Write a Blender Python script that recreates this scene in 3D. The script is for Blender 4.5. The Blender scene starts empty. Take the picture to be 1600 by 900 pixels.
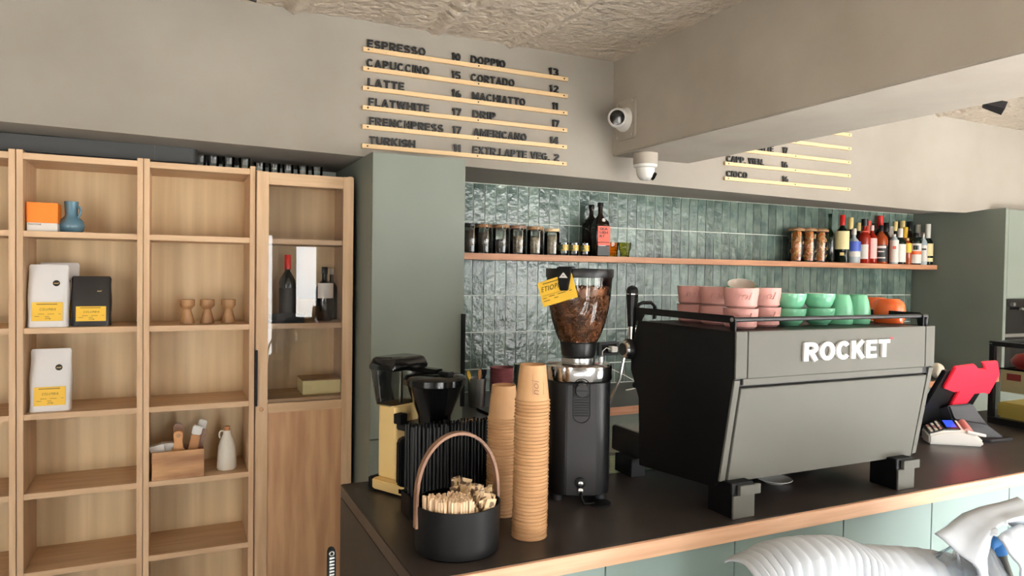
import bpy, bmesh, math, random
from mathutils import Vector, Matrix, noise
random.seed(7)
SC = bpy.context.scene
COL = SC.collection
R = math.radians
# ---------------------------------------------------------------- camera, world, exposure
EYE = Vector((0, 0, 1.6)); FPX = 1112.0
YAW, PITCH, ROLL = R(25.5), R(1.33), R(0.84)
def cam_axes():
    r = Vector((math.cos(YAW), -math.sin(YAW), 0)); f = Vector((math.sin(YAW), math.cos(YAW), 0)); u = Vector((0, 0, 1))
    f2 = f*math.cos(PITCH) - u*math.sin(PITCH); u2 = u*math.cos(PITCH) + f*math.sin(PITCH)
    return r*math.cos(ROLL) + u2*math.sin(ROLL), u2*math.cos(ROLL) - r*math.sin(ROLL), f2
CR, CU, CF = cam_axes()
cd = bpy.data.cameras.new('camera'); cam = bpy.data.objects.new('camera', cd); COL.objects.link(cam)
cam.matrix_world = Matrix(((CR.x, CU.x, -CF.x, EYE.x), (CR.y, CU.y, -CF.y, EYE.y), (CR.z, CU.z, -CF.z, EYE.z), (0, 0, 0, 1)))
cd.sensor_fit = 'HORIZONTAL'; cd.sensor_width = 36; cd.lens = 36*FPX/1600; cd.clip_start = .02; cd.clip_end = 200
SC.camera = cam
WORLD_STRENGTH = 7.0
EXPOSURE = 0.62
w = bpy.data.worlds.new('world'); SC.world = w; w.use_nodes = True
bgn = w.node_tree.nodes['Background']; bgn.inputs[0].default_value = (.93, .97, 1.0, 1); bgn.inputs[1].default_value = WORLD_STRENGTH
SC.view_settings.view_transform = 'Standard'; SC.view_settings.look = 'None'
SC.view_settings.exposure = EXPOSURE; SC.view_settings.gamma = 1; SC.view_settings.use_curve_mapping = False
try:
    SC.cycles.use_denoising = True; SC.cycles.max_bounces = 10; SC.cycles.diffuse_bounces = 5; SC.cycles.transparent_max_bounces = 16
    SC.cycles.sample_clamp_indirect = 6.0; SC.cycles.caustics_reflective = False; SC.cycles.caustics_refractive = False
except Exception: pass
sl = bpy.data.lights.new('sun', 'SUN'); sl.energy = 122; sl.angle = R(.6); sl.color = (1, .98, .95)
so = bpy.data.objects.new('sun', sl); COL.objects.link(so); so.rotation_euler = Vector((.40, -.9, .8)).to_track_quat('Z', 'Y').to_euler(); so.location = (4, -8, 12)
# shop front openings in the rear wall: (x0, x1, z0, z1)
REAR_Y = -3.0
OPEN = [(-3.35, -2.15, .2, 2.4), (.5, 1.15, .0, 2.05), (1.33, 1.68, .0, 1.92), (2.6, 6.4, .5, 2.55)]
for (a, b, c, d) in OPEN:
    L = bpy.data.lights.new('daylight_portal', 'AREA'); L.shape = 'RECTANGLE'; L.size = b-a; L.size_y = d-c
    L.cycles.is_portal = True
    o = bpy.data.objects.new('daylight_portal', L); COL.objects.link(o); o.location = ((a+b)/2, REAR_Y-.13, (c+d)/2); o.rotation_euler = (R(90), 0, 0)

SIDE = (-2.6, -1.0, .2, 2.5)      # unseen opening added to the right wall to brighten that side: (y0, y1, z0, z1)
L = bpy.data.lights.new('daylight_portal', 'AREA'); L.shape = 'RECTANGLE'; L.size = SIDE[1]-SIDE[0]; L.size_y = SIDE[3]-SIDE[2]; L.cycles.is_portal = True
o = bpy.data.objects.new('daylight_portal', L); COL.objects.link(o); o.location = (6.6+.13, (SIDE[0]+SIDE[1])/2, (SIDE[2]+SIDE[3])/2); o.rotation_euler = (R(90), 0, R(90))
def at(u, v, Y=None, X=None, Z=None):
    d = CR*((u-800)/FPX) - CU*((v-450)/FPX) + CF
    if Y is not None: t = Y/d.y
    elif X is not None: t = X/d.x
    else: t = (Z-EYE.z)/d.z
    return EYE + d*t
# ---------------------------------------------------------------- mesh helpers
class MB:
    def __init__(s): s.v = []; s.f = []
    def add(s, vs, fs):
        n = len(s.v); s.v += [tuple(p) for p in vs]; s.f += [tuple(i+n for i in f) for f in fs]; return s
    def box(s, x0, x1, y0, y1, z0, z1):
        return s.add([(x0,y0,z0),(x1,y0,z0),(x1,y1,z0),(x0,y1,z0),(x0,y0,z1),(x1,y0,z1),(x1,y1,z1),(x0,y1,z1)],
                     [(3,2,1,0),(4,5,6,7),(0,1,5,4),(1,2,6,5),(2,3,7,6),(3,0,4,7)])
    def lathe(s, prof, n=24, c=(0,0,0), axis='z', cap=True):
        vs = []; fs = []
        for (r, z) in prof:
            for i in range(n):
                a = 2*math.pi*i/n; p = (r*math.cos(a), r*math.sin(a), z)
                if axis == 'y': p = (p[0], p[2], p[1])
                if axis == 'x': p = (p[2], p[0], p[1])
                vs.append((p[0]+c[0], p[1]+c[1], p[2]+c[2]))
        m = len(prof)
        for j in range(m-1):
            for i in range(n):
                k = (i+1) % n; fs.append((j*n+i, j*n+k, (j+1)*n+k, (j+1)*n+i))
        if cap:
            if prof[0][0] > 1e-5: fs.append(tuple(reversed(range(n))))
            if prof[-1][0] > 1e-5: fs.append(tuple(range((m-1)*n, m*n)))
        if axis == 'y': fs = [tuple(reversed(f)) for f in fs]
        return s.add(vs, fs)
    def tube(s, pts, r, n=8, closed=False):
        pts = [Vector(p) for p in pts]; m = len(pts); rs = r if isinstance(r, (list, tuple)) else [r]*m
        vs = []; fs = []; prev = None
        for i, p in enumerate(pts):
            if closed: t = (pts[(i+1) % m] - pts[i-1])
            else: t = pts[min(i+1, m-1)] - pts[max(i-1, 0)]
            t.normalize()
            if prev is None:
                a = Vector((0,0,1)) if abs(t.z) < .9 else Vector((1,0,0)); prev = t.cross(a).normalized()
            prev = (prev - t*prev.dot(t)).normalized(); b = t.cross(prev)
            for k in range(n):
                an = 2*math.pi*k/n; vs.append(p + (prev*math.cos(an) + b*math.sin(an))*rs[i])
        for i in range(m if closed else m-1):
            j = (i+1) % m
            for k in range(n):
                l = (k+1) % n; fs.append((i*n+k, i*n+l, j*n+l, j*n+k))
        if not closed: fs.append(tuple(reversed(range(n)))); fs.append(tuple(range((m-1)*n, m*n)))
        return s.add(vs, fs)
    def prism(s, poly, axis, lo, hi):
        n = len(poly)
        def P(p, h):
            if axis == 'x': return (h, p[0], p[1])
            if axis == 'y': return (p[0], h, p[1])
            return (p[0], p[1], h)
        vs = [P(p, lo) for p in poly] + [P(p, hi) for p in poly]
        fs = [tuple(range(n))[::-1], tuple(range(n, 2*n))] + [(i, (i+1) % n, n+(i+1) % n, n+i) for i in range(n)]
        return s.add(vs, fs)
    def grid(s, fn, nu, nv):
        vs = [fn(i/nu, j/nv) for j in range(nv+1) for i in range(nu+1)]
        fs = [(j*(nu+1)+i, j*(nu+1)+i+1, (j+1)*(nu+1)+i+1, (j+1)*(nu+1)+i) for j in range(nv) for i in range(nu)]
        return s.add(vs, fs)
    def loft(s, rings, cap=True):
        n = len(rings[0]); vs = [p for r_ in rings for p in r_]; fs = []
        for j in range(len(rings)-1):
            for i in range(n):
                k = (i+1) % n; fs.append((j*n+i, j*n+k, (j+1)*n+k, (j+1)*n+i))
        if cap: fs.append(tuple(reversed(range(n)))); fs.append(tuple(range((len(rings)-1)*n, len(rings)*n)))
        return s.add(vs, fs)
    def xf(s, M):
        s.v = [tuple(M @ Vector(p)) for p in s.v]; return s
    def mesh(s, name, mat, bevel=0, seg=2, smooth=38, recalc=True):
        me = bpy.data.meshes.new(name); me.from_pydata(s.v, [], s.f)
        bm = bmesh.new(); bm.from_mesh(me)
        if recalc: bmesh.ops.recalc_face_normals(bm, faces=bm.faces)
        if bevel:
            ed = [e for e in bm.edges if len(e.link_faces) == 2 and e.calc_face_angle(0) > R(25)]
            bmesh.ops.bevel(bm, geom=ed, offset=bevel, segments=seg, affect='EDGES', clamp_overlap=True)
        bm.to_mesh(me); bm.free()
        if smooth:
            me.polygons.foreach_set('use_smooth', [True]*len(me.polygons)); me.set_sharp_from_angle(angle=R(smooth))
        if mat: me.materials.append(mat)
        return me
OFF = {}
def thing(name, label, cat, loc=(0,0,0), rz=0, group=None, world=False, kind=None):
    o = bpy.data.objects.new(name, None); COL.objects.link(o); o.location = loc; o.rotation_euler = (0, 0, rz); o.empty_display_size = .05
    o['label'] = label; o['category'] = cat
    if group: o['group'] = group
    if kind: o['kind'] = kind
    if world: OFF[o.name] = Vector(loc)
    return o
def part(name, mb, mat, parent, bevel=0, label=None, kind=None, **kw):
    if parent is not None and parent.name in OFF:
        of = OFF[parent.name]; mb.v = [(p[0]-of.x, p[1]-of.y, p[2]-of.z) for p in mb.v]
    o = bpy.data.objects.new(name, mb.mesh(name, mat, bevel, **kw)); COL.objects.link(o); o.parent = parent
    if parent is not None and parent.name in OFF: OFF[o.name] = OFF[parent.name]
    if label: o['label'] = label
    if kind: o['kind'] = kind
    return o
def solo(name, mb, mat, label, cat, loc=(0,0,0), rz=0, group=None, bevel=0, kind=None, **kw):
    o = bpy.data.objects.new(name, mb.mesh(name, mat, bevel, **kw)); COL.objects.link(o); o.location = loc; o.rotation_euler = (0, 0, rz)
    o['label'] = label; o['category'] = cat
    if group: o['group'] = group
    if kind: o['kind'] = kind
    return o
def struct(name, mb, mat, label=None, bevel=0, **kw):
    o = bpy.data.objects.new(name, mb.mesh(name, mat, bevel, **kw)); COL.objects.link(o); o['kind'] = 'structure'
    if label: o['label'] = label
    return o
def dup(src, loc, rz=None, label=None):
    r_ = src.copy(); COL.objects.link(r_); r_.location = loc
    if rz is not None: r_.rotation_euler = (0, 0, rz)
    if label: r_['label'] = label
    for ch in src.children:
        c = ch.copy(); COL.objects.link(c); c.parent = r_
        for g in ch.children:
            d = g.copy(); COL.objects.link(d); d.parent = c
    return r_
_tc = {}
def text_mb(s, height, width=None, depth=.003, bold=.0, shear=0, spacing=1.0):
    key = (s, bold, shear, spacing)
    if key not in _tc:
        cu = bpy.data.curves.new('t', 'FONT'); cu.body = s; cu.size = 1; cu.offset = bold; cu.shear = shear; cu.space_character = spacing
        cu.resolution_u = 3; cu.extrude = .5; o = bpy.data.objects.new('t', cu); COL.objects.link(o)
        dg = bpy.context.evaluated_depsgraph_get(); me = bpy.data.meshes.new_from_object(o.evaluated_get(dg))
        _tc[key] = ([tuple(v.co) for v in me.vertices], [tuple(p.vertices) for p in me.polygons])
        bpy.data.objects.remove(o); bpy.data.meshes.remove(me); bpy.data.curves.remove(cu)
    vs, fs = _tc[key]
    x0 = min(p[0] for p in vs); x1 = max(p[0] for p in vs); y0 = min(p[1] for p in vs); y1 = max(p[1] for p in vs)
    sy = height/(y1-y0); sx = width/(x1-x0) if width else sy
    m = MB(); m.add([((p[0]-x0)*sx, (p[1]-y0)*sy, (p[2]+.5)*depth) for p in vs], fs); return m
# block letters drawn as strokes: unit cell 0..W x 0..1
def arc(cx, cy, rx, ry, a0, a1, n=8): return [(cx+rx*math.cos(R(a0+(a1-a0)*i/n)), cy+ry*math.sin(R(a0+(a1-a0)*i/n))) for i in range(n+1)]
T_ = .095
lo_, hi_ = T_, 1-T_
GL = {
 'A': (.74, [[(T_, 0), (.37, 1-.02)], [(.37, 1-.02), (.74-T_, 0)], [(.2, .3), (.54, .3)]]), 'B': (.66, [[(T_, 0), (T_, 1)], [(T_, hi_)]+arc(.36, .73, .2, .175, 90, -90)+[(T_, .53)], [(T_, .53)]+arc(.36, .31, .22, .215, 90, -90)+[(T_, lo_)]]),
 'C': (.70, [arc(.36, .5, .265, .405, 40, 320, 14)]), 'D': (.70, [[(T_, 0), (T_, 1)], [(T_, hi_)]+arc(.32, .5, .285, .405, 90, -90, 10)+[(T_, lo_)]]), 'E': (.58, [[(T_, 0), (T_, 1)], [(T_, hi_), (.56, hi_)], [(T_, .52), (.52, .52)], [(T_, lo_), (.57, lo_)]]),
 'F': (.55, [[(T_, 0), (T_, 1)], [(T_, hi_), (.54, hi_)], [(T_, .5), (.5, .5)]]), 'G': (.72, [arc(.36, .5, .265, .405, 40, 360, 16), [(.40, .46), (.72, .46)]]), 'H': (.68, [[(T_, 0), (T_, 1)], [(.68-T_, 0), (.68-T_, 1)], [(T_, .52), (.68-T_, .52)]]),
 'I': (.19, [[(T_, 0), (T_, 1)]]), 'K': (.68, [[(T_, 0), (T_, 1)], [(T_, .38), (.58, 1)], [(.26, .56), (.6, 0)]]), 'L': (.54, [[(T_, 0), (T_, 1)], [(T_, lo_), (.53, lo_)]]), 'M': (.82, [[(T_, 0), (T_, 1)], [(.82-T_, 0), (.82-T_, 1)], [(T_, .98), (.41, .1)], [(.41, .1), (.82-T_, .98)]]),
 'N': (.70, [[(T_, 0), (T_, 1)], [(.70-T_, 0), (.70-T_, 1)], [(T_, .95), (.70-T_, .05)]]), 'O': (.74, [arc(.37, .5, .275, .405, 0, 360, 18)]), 'P': (.64, [[(T_, 0), (T_, 1)], [(T_, hi_)]+arc(.34, .69, .21, .215, 90, -90)+[(T_, .475)]]),
 'R': (.68, [[(T_, 0), (T_, 1)], [(T_, hi_)]+arc(.36, .7, .21, .205, 90, -90)+[(T_, .495)], [(.34, .47), (.58, 0)]]), 'S': (.64, [arc(.32, .705, .215, .2, 20, 270, 10)+arc(.32, .3, .225, .205, 90, -160, 10)]), 'T': (.62, [[(.31, 0), (.31, 1)], [(0, hi_), (.62, hi_)]]),
 'U': (.68, [[(T_, 1)]+arc(.34, .36, .245, .265, 180, 360, 10)+[(.68-T_, 1)]]), 'V': (.70, [[(T_*.9, 1), (.35, .04)], [(.35, .04), (.70-T_*.9, 1)]]), 'W': (.96, [[(T_*.9, 1), (.27, .05)], [(.27, .05), (.48, .95)], [(.48, .95), (.69, .05)], [(.69, .05), (.96-T_*.9, 1)]]), 'X': (.68, [[(T_, 1), (.58, 0)], [(.58, 1), (T_, 0)]]),
 '0': (.58, [arc(.29, .5, .195, .405, 0, 360, 16)]), '1': (.30, [[(.205, 0), (.205, 1)], [(.02, .84), (.205, .84)]]), '2': (.58, [arc(.29, .69, .195, .215, 165, -40, 8)+[(.11, lo_)], [(.05, lo_), (.56, lo_)]]), '3': (.58, [arc(.27, .71, .2, .195, 150, -90, 8), arc(.27, .31, .215, .215, 90, -150, 8)]), '4': (.62, [[(.44, 0), (.44, 1)], [(.42, .98), (.08, .3)], [(.04, .28), (.6, .28)]]),
 '5': (.58, [[(.53, hi_), (.13, hi_)], [(.13, hi_), (.1, .5)], arc(.28, .32, .21, .225, 130, -150, 9)]), '6': (.58, [arc(.29, .3, .2, .205, 0, 360, 14), arc(.42, .32, .33, .585, 180, 100, 6)]), '7': (.54, [[(.02, hi_), (.52, hi_)], [(.47, .93), (.17, 0)]]), '.': (.2, [[(.1, 0), (.1, .19)]]), ' ': (.28, []),
}
def block_text(s, height, width, depth, weight=1.0, gap=.11):
    m = MB(); x = 0; t = T_*weight
    for ch in s:
        w_, strokes = GL[ch]
        for st in strokes:
            n = len(st); L_ = []; R_ = []; closed = n > 4 and abs(st[0][0]-st[-1][0]) < 1e-6 and abs(st[0][1]-st[-1][1]) < 1e-6
            for i in range(n):
                a = Vector(st[i-1]) if i else (Vector(st[-2]) if closed else None); b = Vector(st[i]); c = Vector(st[i+1]) if i < n-1 else (Vector(st[1]) if closed else None)
                d1 = (b-a).normalized() if a is not None else None; d2 = (c-b).normalized() if c is not None else None
                d1 = d1 or d2; d2 = d2 or d1
                n1 = Vector((-d1.y, d1.x)); n2 = Vector((-d2.y, d2.x)); nn = (n1+n2)
                nn = nn.normalized() if nn.length > .1 else n1
                k = t/max(.55, nn.dot(n1)); L_.append(b+nn*k); R_.append(b-nn*k)
            vs = []; ks = len(m.v)*1e-6
            for z in (0, depth+ks):
                vs += [(x+p.x, p.y, z) for p in L_] + [(x+p.x, p.y, z) for p in R_]
            fs = []
            for i in range(n-1):
                l0, l1, r0, r1 = i, i+1, n+i, n+i+1; o_ = 2*n
                fs += [(l0, l1, r1, r0), (o_+l0, o_+r0, o_+r1, o_+l1), (l0, o_+l0, o_+l1, l1), (r0, r1, o_+r1, o_+r0)]
            if not closed: fs += [(0, n, 3*n, 2*n), (n-1, 3*n-1, 4*n-1, 2*n-1)]
            m.add(vs, fs)
        x += w_+gap
    x -= gap
    m.v = [(p[0]*width/x, p[1]*height, p[2]) for p in m.v]; return m
def face_minus_y(x, y, z, ang=0):   # text plane -> wall facing -Y
    return Matrix.Translation((x, y, z)) @ Matrix.Rotation(R(90), 4, 'X') @ Matrix.Rotation(ang, 4, 'Z')
# ---------------------------------------------------------------- materials
def lin(c): return tuple((x/12.92 if x <= .04045 else ((x+.055)/1.055)**2.4) for x in (v/255 for v in c))
def nd(nt, t, x=0, **kw):
    n = nt.nodes.new(t)
    for k, v in kw.items(): setattr(n, k, v)
    return n
def mat(name, c, rough=.5, metal=0, c2=None, nscale=8, ndetail=3, stretch=(1,1,1), bump=0, bscale=None, coat=0, bdist=.01, spec=.5, trans=0, ior=1.45, alpha=1, rnd=0, emit=0, sub=0, ramp=(.35,.65), contr=None):
    m = bpy.data.materials.new(name); m.use_nodes = True; nt = m.node_tree; b = nt.nodes['Principled BSDF']
    b.inputs['Base Color'].default_value = (*lin(c), 1); b.inputs['Roughness'].default_value = rough; b.inputs['Metallic'].default_value = metal
    b.inputs['Specular IOR Level'].default_value = spec; b.inputs['Coat Weight'].default_value = coat; b.inputs['Transmission Weight'].default_value = trans
    b.inputs['IOR'].default_value = ior
    if emit:
        b.inputs['Emission Color'].default_value = (*lin(c), 1); b.inputs['Emission Strength'].default_value = emit
    if sub: b.inputs['Subsurface Weight'].default_value = sub; b.inputs['Subsurface Scale'].default_value = .01
    tc = nd(nt, 'ShaderNodeTexCoord'); mp = nd(nt, 'ShaderNodeMapping'); mp.inputs['Scale'].default_value = stretch
    nt.links.new(tc.outputs['Object'], mp.inputs['Vector'])
    oi = nd(nt, 'ShaderNodeObjectInfo')
    if rnd:
        ad = nd(nt, 'ShaderNodeVectorMath', operation='ADD'); sc_ = nd(nt, 'ShaderNodeVectorMath', operation='SCALE'); cx = nd(nt, 'ShaderNodeCombineXYZ')
        for k in range(3): nt.links.new(oi.outputs['Random'], cx.inputs[k])
        nt.links.new(cx.outputs[0], sc_.inputs[0]); sc_.inputs['Scale'].default_value = 37.0
        nt.links.new(mp.outputs[0], ad.inputs[0]); nt.links.new(sc_.outputs[0], ad.inputs[1]); vec = ad.outputs[0]
    else: vec = mp.outputs[0]
    col = None
    if c2 is not None:
        nz = nd(nt, 'ShaderNodeTexNoise'); nz.inputs['Scale'].default_value = nscale; nz.inputs['Detail'].default_value = ndetail
        nt.links.new(vec, nz.inputs['Vector'])
        rp = nd(nt, 'ShaderNodeValToRGB'); rp.color_ramp.elements[0].position = ramp[0]; rp.color_ramp.elements[1].position = ramp[1]
        rp.color_ramp.elements[0].color = (*lin(c), 1); rp.color_ramp.elements[1].color = (*lin(c2), 1)
        nt.links.new(nz.outputs['Fac'], rp.inputs['Fac']); col = rp.outputs['Color']
    if rnd:
        hs = nd(nt, 'ShaderNodeHueSaturation'); mr = nd(nt, 'ShaderNodeMapRange'); mr.inputs['To Min'].default_value = 1-rnd; mr.inputs['To Max'].default_value = 1+rnd
        nt.links.new(oi.outputs['Random'], mr.inputs['Value']); nt.links.new(mr.outputs[0], hs.inputs['Value'])
        if col is not None: nt.links.new(col, hs.inputs['Color'])
        else: hs.inputs['Color'].default_value = (*lin(c), 1)
        col = hs.outputs['Color']
    if col is not None: nt.links.new(col, b.inputs['Base Color'])
    if bump:
        bn = nd(nt, 'ShaderNodeTexNoise'); bn.inputs['Scale'].default_value = bscale or nscale; bn.inputs['Detail'].default_value = 4
        nt.links.new(vec, bn.inputs['Vector']); bp = nd(nt, 'ShaderNodeBump'); bp.inputs['Strength'].default_value = bump; bp.inputs['Distance'].default_value = bdist
        nt.links.new(bn.outputs['Fac'], bp.inputs['Height']); nt.links.new(bp.outputs[0], b.inputs['Normal'])
    return m
def thin_glass(name, tint=(255,255,255), ior=1.5, rough=0.0, dark=0.0):
    m = bpy.data.materials.new(name); m.use_nodes = True; nt = m.node_tree; nt.nodes.clear()
    out = nd(nt, 'ShaderNodeOutputMaterial'); mx = nd(nt, 'ShaderNodeMixShader'); fr = nd(nt, 'ShaderNodeFresnel'); fr.inputs['IOR'].default_value = ior
    tr = nd(nt, 'ShaderNodeBsdfTransparent'); tr.inputs[0].default_value = (*lin(tint), 1); gl = nd(nt, 'ShaderNodeBsdfGlossy'); gl.inputs['Roughness'].default_value = rough
    nt.links.new(fr.outputs[0], mx.inputs[0]); nt.links.new(tr.outputs[0], mx.inputs[1]); nt.links.new(gl.outputs[0], mx.inputs[2]); nt.links.new(mx.outputs[0], out.inputs[0])
    return m
M = {}
M['plaster'] = mat('plaster', (150,144,135), .85, c2=(138,131,122), nscale=2.2, ndetail=6, bump=.12, bscale=9, ramp=(.3,.7))
M['beam'] = mat('beam_plaster', (170,162,150), .85, c2=(158,149,137), nscale=3, ndetail=6, bump=.2, bscale=7, ramp=(.3,.7))
M['ceiling'] = mat('rough_concrete', (206,193,176), .9, c2=(188,175,158), nscale=6, ndetail=8, bump=.9, bscale=24, bdist=.03, ramp=(.3,.7))
M['grout'] = mat('grout', (232,238,230), .9)
M['tile'] = mat('glazed_tile', (112,128,118), .13, c2=(66,86,80), nscale=14, ndetail=8, bump=.5, bscale=30, rnd=.27, ramp=(.3,.72))
M['green'] = mat('green_lacquer', (124,131,122), .45, spec=.35, c2=(118,125,116), nscale=2, ndetail=2)
M['mintfront'] = mat('pale_mint_lacquer', (136,155,151), .5, spec=.3, c2=(131,150,146), nscale=2, ndetail=2)
M['oakv'] = mat('oak_vertical', (214,182,147), .5, c2=(196,162,126), nscale=7, ndetail=5, stretch=(5,5,.45), bump=.03, rnd=.05)
M['oakh'] = mat('oak_horizontal', (214,182,147), .5, c2=(196,162,126), nscale=7, ndetail=5, stretch=(.45,5,5), bump=.03, rnd=.05)
M['oakback'] = mat('oak_back_panel', (226,202,162), .5, c2=(204,178,138), nscale=5, ndetail=4, stretch=(5,5,.2), ramp=(.3,.7))
M['walnut'] = mat('walnut_panel', (208,166,126), .5, c2=(180,136,100), nscale=6, ndetail=5, stretch=(4,4,.4), bump=.03)
M['edge'] = mat('oak_edge', (230,188,156), .5, c2=(212,166,134), nscale=9, ndetail=5, stretch=(.4,6,6))
M['shelfwood'] = mat('shelf_wood', (196,142,108), .5, c2=(170,118,86), nscale=9, ndetail=5, stretch=(.4,6,6))
M['slate'] = mat('slate_worktop', (62,56,53), .34, c2=(50,45,43), nscale=5, ndetail=7, bump=.02)
M['slatev'] = mat('slate_panel', (72,62,52), .6, c2=(60,52,44), nscale=5, ndetail=6)
M['black'] = mat('black_matte', (13,13,14), .5, spec=.25)
M['blackgloss'] = mat('black_gloss', (14,14,14), .12)
M['blacksat'] = mat('black_satin', (20,20,21), .36, spec=.35)
M['dgrey'] = mat('dark_grey', (56,58,59), .5)
M['charcoal'] = mat('charcoal_plastic', (38,37,39), .45, spec=.35)
M['mgrey'] = mat('machine_grey', (93,92,86), .5, spec=.15, c2=(89,88,82), nscale=2)
M['chrome'] = mat('chrome', (225,225,225), .12, metal=1)
M['steel'] = mat('brushed_steel', (190,190,188), .3, metal=1)
M['white'] = mat('white_plastic', (235,233,228), .4)
M['offwhite'] = mat('white_ceramic', (222,217,205), .35)
M['cream'] = mat('cream_enamel', (236,206,142), .35)
M['whitebag'] = mat('white_paper_bag', (240,239,240), .5, bump=.15, bscale=14)
M['blackbag'] = mat('black_foil_bag', (44,42,42), .32, bump=.25, bscale=16)
M['yellow'] = mat('yellow_label', (242,196,66), .5)
M['ink'] = mat('black_ink', (22,20,20), .6)
M['gold'] = mat('gold_print', (222,196,130), .5)
M['letter'] = mat('black_letter', (16,16,16), .5)
M['raillight'] = mat('pale_pine', (240,212,168), .5, c2=(228,196,150), nscale=8, stretch=(.4,5,5))
M['orange'] = mat('orange_card', (250,134,28), .5)
M['blueglaze'] = mat('blue_glaze', (98,136,154), .15, c2=(86,122,142), nscale=4)
M['egg'] = mat('turned_wood', (176,136,94), .45, c2=(138,100,66), nscale=6, stretch=(3,3,.7), rnd=.12)
M['acacia'] = mat('acacia_wood', (206,158,108), .45, c2=(150,102,64), nscale=7, ndetail=6, stretch=(.5,3,3))
M['beech'] = mat('beech_wood', (216,160,104), .5, c2=(196,138,84), nscale=6, stretch=(3,3,.5))
M['cork'] = mat('cork', (176,124,84), .8, bump=.2, bscale=60)
M['kraft'] = mat('kraft_paper', (188,148,106), .65, c2=(178,136,94), nscale=14, ndetail=4, rnd=.03)
M['kraftin'] = mat('kraft_inside', (190,140,96), .7)
M['bean'] = mat('coffee_bean', (158,100,64), .38, c2=(96,56,34), nscale=30)
M['pink'] = mat('pink_ceramic', (194,142,135), .5, spec=.35, rnd=.03)
M['mint'] = mat('mint_ceramic', (112,180,144), .12, c2=(104,170,136), nscale=5)
M['orangec'] = mat('orange_ceramic', (214,98,46), .18, c2=(200,86,38), nscale=5)
M['inner'] = mat('beige_glaze', (206,194,182), .25)
M['plum'] = mat('plum_ceramic', (150,86,90), .35)
M['sage'] = mat('sage_ceramic', (120,134,122), .35)
M['red'] = mat('red_plastic', (240,46,66), .35)
M['foam'] = mat('foam_sheet', (184,190,197), .75)
M['blue'] = mat('blue_foam', (74,150,226), .6)
M['stick'] = mat('birch_stick', (240,212,178), .6, c2=(224,192,156), nscale=20, rnd=.06)
M['sachet'] = mat('sugar_sachet', (214,186,146), .5, c2=(104,80,58), nscale=60, ndetail=1, ramp=(.52,.58), rnd=.06)
M['handle'] = mat('walnut_handle', (150,112,88), .4, c2=(110,78,60), nscale=10)
M['screen'] = mat('blue_screen', (50,80,235), .2, emit=.5)
M['glass'] = thin_glass('clear_glass')
M['jarglass'] = thin_glass('jar_glass', (246,248,246), 1.65)
M['smoke'] = thin_glass('smoked_tank', (205,205,200))
M['greenglass'] = thin_glass('green_bottle_glass', (120,150,130))
M['amberglass'] = thin_glass('amber_glass', (252,212,110))
M['oliveglass'] = thin_glass('olive_glass', (228,228,176))
M['film'] = thin_glass('plastic_film', (236,240,243), 1.35, .35)
M['floor'] = mat('floor_concrete', (186,188,190), .6, c2=(174,176,178), nscale=3, ndetail=6)
M['pave'] = mat('pavement', (176,172,166), .85, c2=(160,156,150), nscale=6)
# ---------------------------------------------------------------- structure
XL, XR, CZ = -3.4, 6.6, 2.63
struct('floor', MB().box(XL-.2, XR+.2, REAR_Y-.2, 3.72, -.1, 0), M['floor'])
struct('pavement', MB().box(-30, 36, -34, REAR_Y-.2, -.16, -.06).box(XR+.2, 36, REAR_Y-.2, 30, -.16, -.06), M['pave'])
SEAMS = [(-.55, .0), (.36, .05), (.98, .03), (1.52, -.1), (3.2, .02), (4.4, 0), (5.4, 0)]
def ceil_z(x, y):
    z = noise.noise(Vector((x*1.3, y*1.3, 3)))*.014 + noise.noise(Vector((x*14, y*9, 5)))*.004*max(0, noise.noise(Vector((x*1.9, y*1.9, 8)))+.35) + noise.noise(Vector((x*7, y*3, 9)))*.004
    s = noise.noise(Vector((x*.8, y*.8, 20)))
    z += math.sin((x*.55+y*1.0)*130 + 6*noise.noise(Vector((x*3, y*3, 1))))*.0055*max(0, s+.12)
    for (sx, sl) in SEAMS:
        d = abs(x - sx - sl*(y-1.5) - .012*noise.noise(Vector((y*6, sx, 0))))
        if d < .035: z -= .022*(1-d/.035)*(0.6+.8*abs(noise.noise(Vector((y*11, sx*3, 4)))))
        elif d < .055: z += .006*(1-abs(d-.042)/.013)
    return CZ + z
struct('ceiling', MB().grid(lambda u, v: (XL+(XR-XL)*u, REAR_Y+(3.6-REAR_Y)*v, ceil_z(XL+(XR-XL)*u, REAR_Y+(3.6-REAR_Y)*v)), 900, 520)
       .box(XL-.2, XR+.2, REAR_Y-.2, 3.72, CZ+.06, CZ+.2), M['ceiling'], 'rough board-marked concrete ceiling', recalc=False, smooth=60)
struct('wall_left', MB().box(XL-.2, XL, REAR_Y-.2, 3.72, 0, CZ+.06), M['plaster'])
struct('wall_right', MB().box(XR, XR+.2, REAR_Y-.2, SIDE[0], 0, CZ+.06).box(XR, XR+.2, SIDE[1], 3.72, 0, CZ+.06).box(XR, XR+.2, SIDE[0], SIDE[1], 0, SIDE[2]).box(XR, XR+.2, SIDE[0], SIDE[1], SIDE[3], CZ+.06), M['plaster'])
m = MB()
for k in range(4): y_ = SIDE[0]+(SIDE[1]-SIDE[0]-.05)*k/3; m.box(XR+.06, XR+.12, y_, y_+.05, SIDE[2], SIDE[3])
m.box(XR+.06, XR+.12, SIDE[0], SIDE[1], SIDE[2], SIDE[2]+.05).box(XR+.06, XR+.12, SIDE[0], SIDE[1], SIDE[3]-.05, SIDE[3])
struct('window_5', m, M['dgrey'])  # frame of the added side opening, out of view
rw = MB(); xs = [XL] + [q for o_ in OPEN for q in o_[:2]] + [XR]
for i in range(0, len(xs), 2): rw.box(xs[i], xs[i+1], REAR_Y-.2, REAR_Y, 0, CZ+.06)
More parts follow.
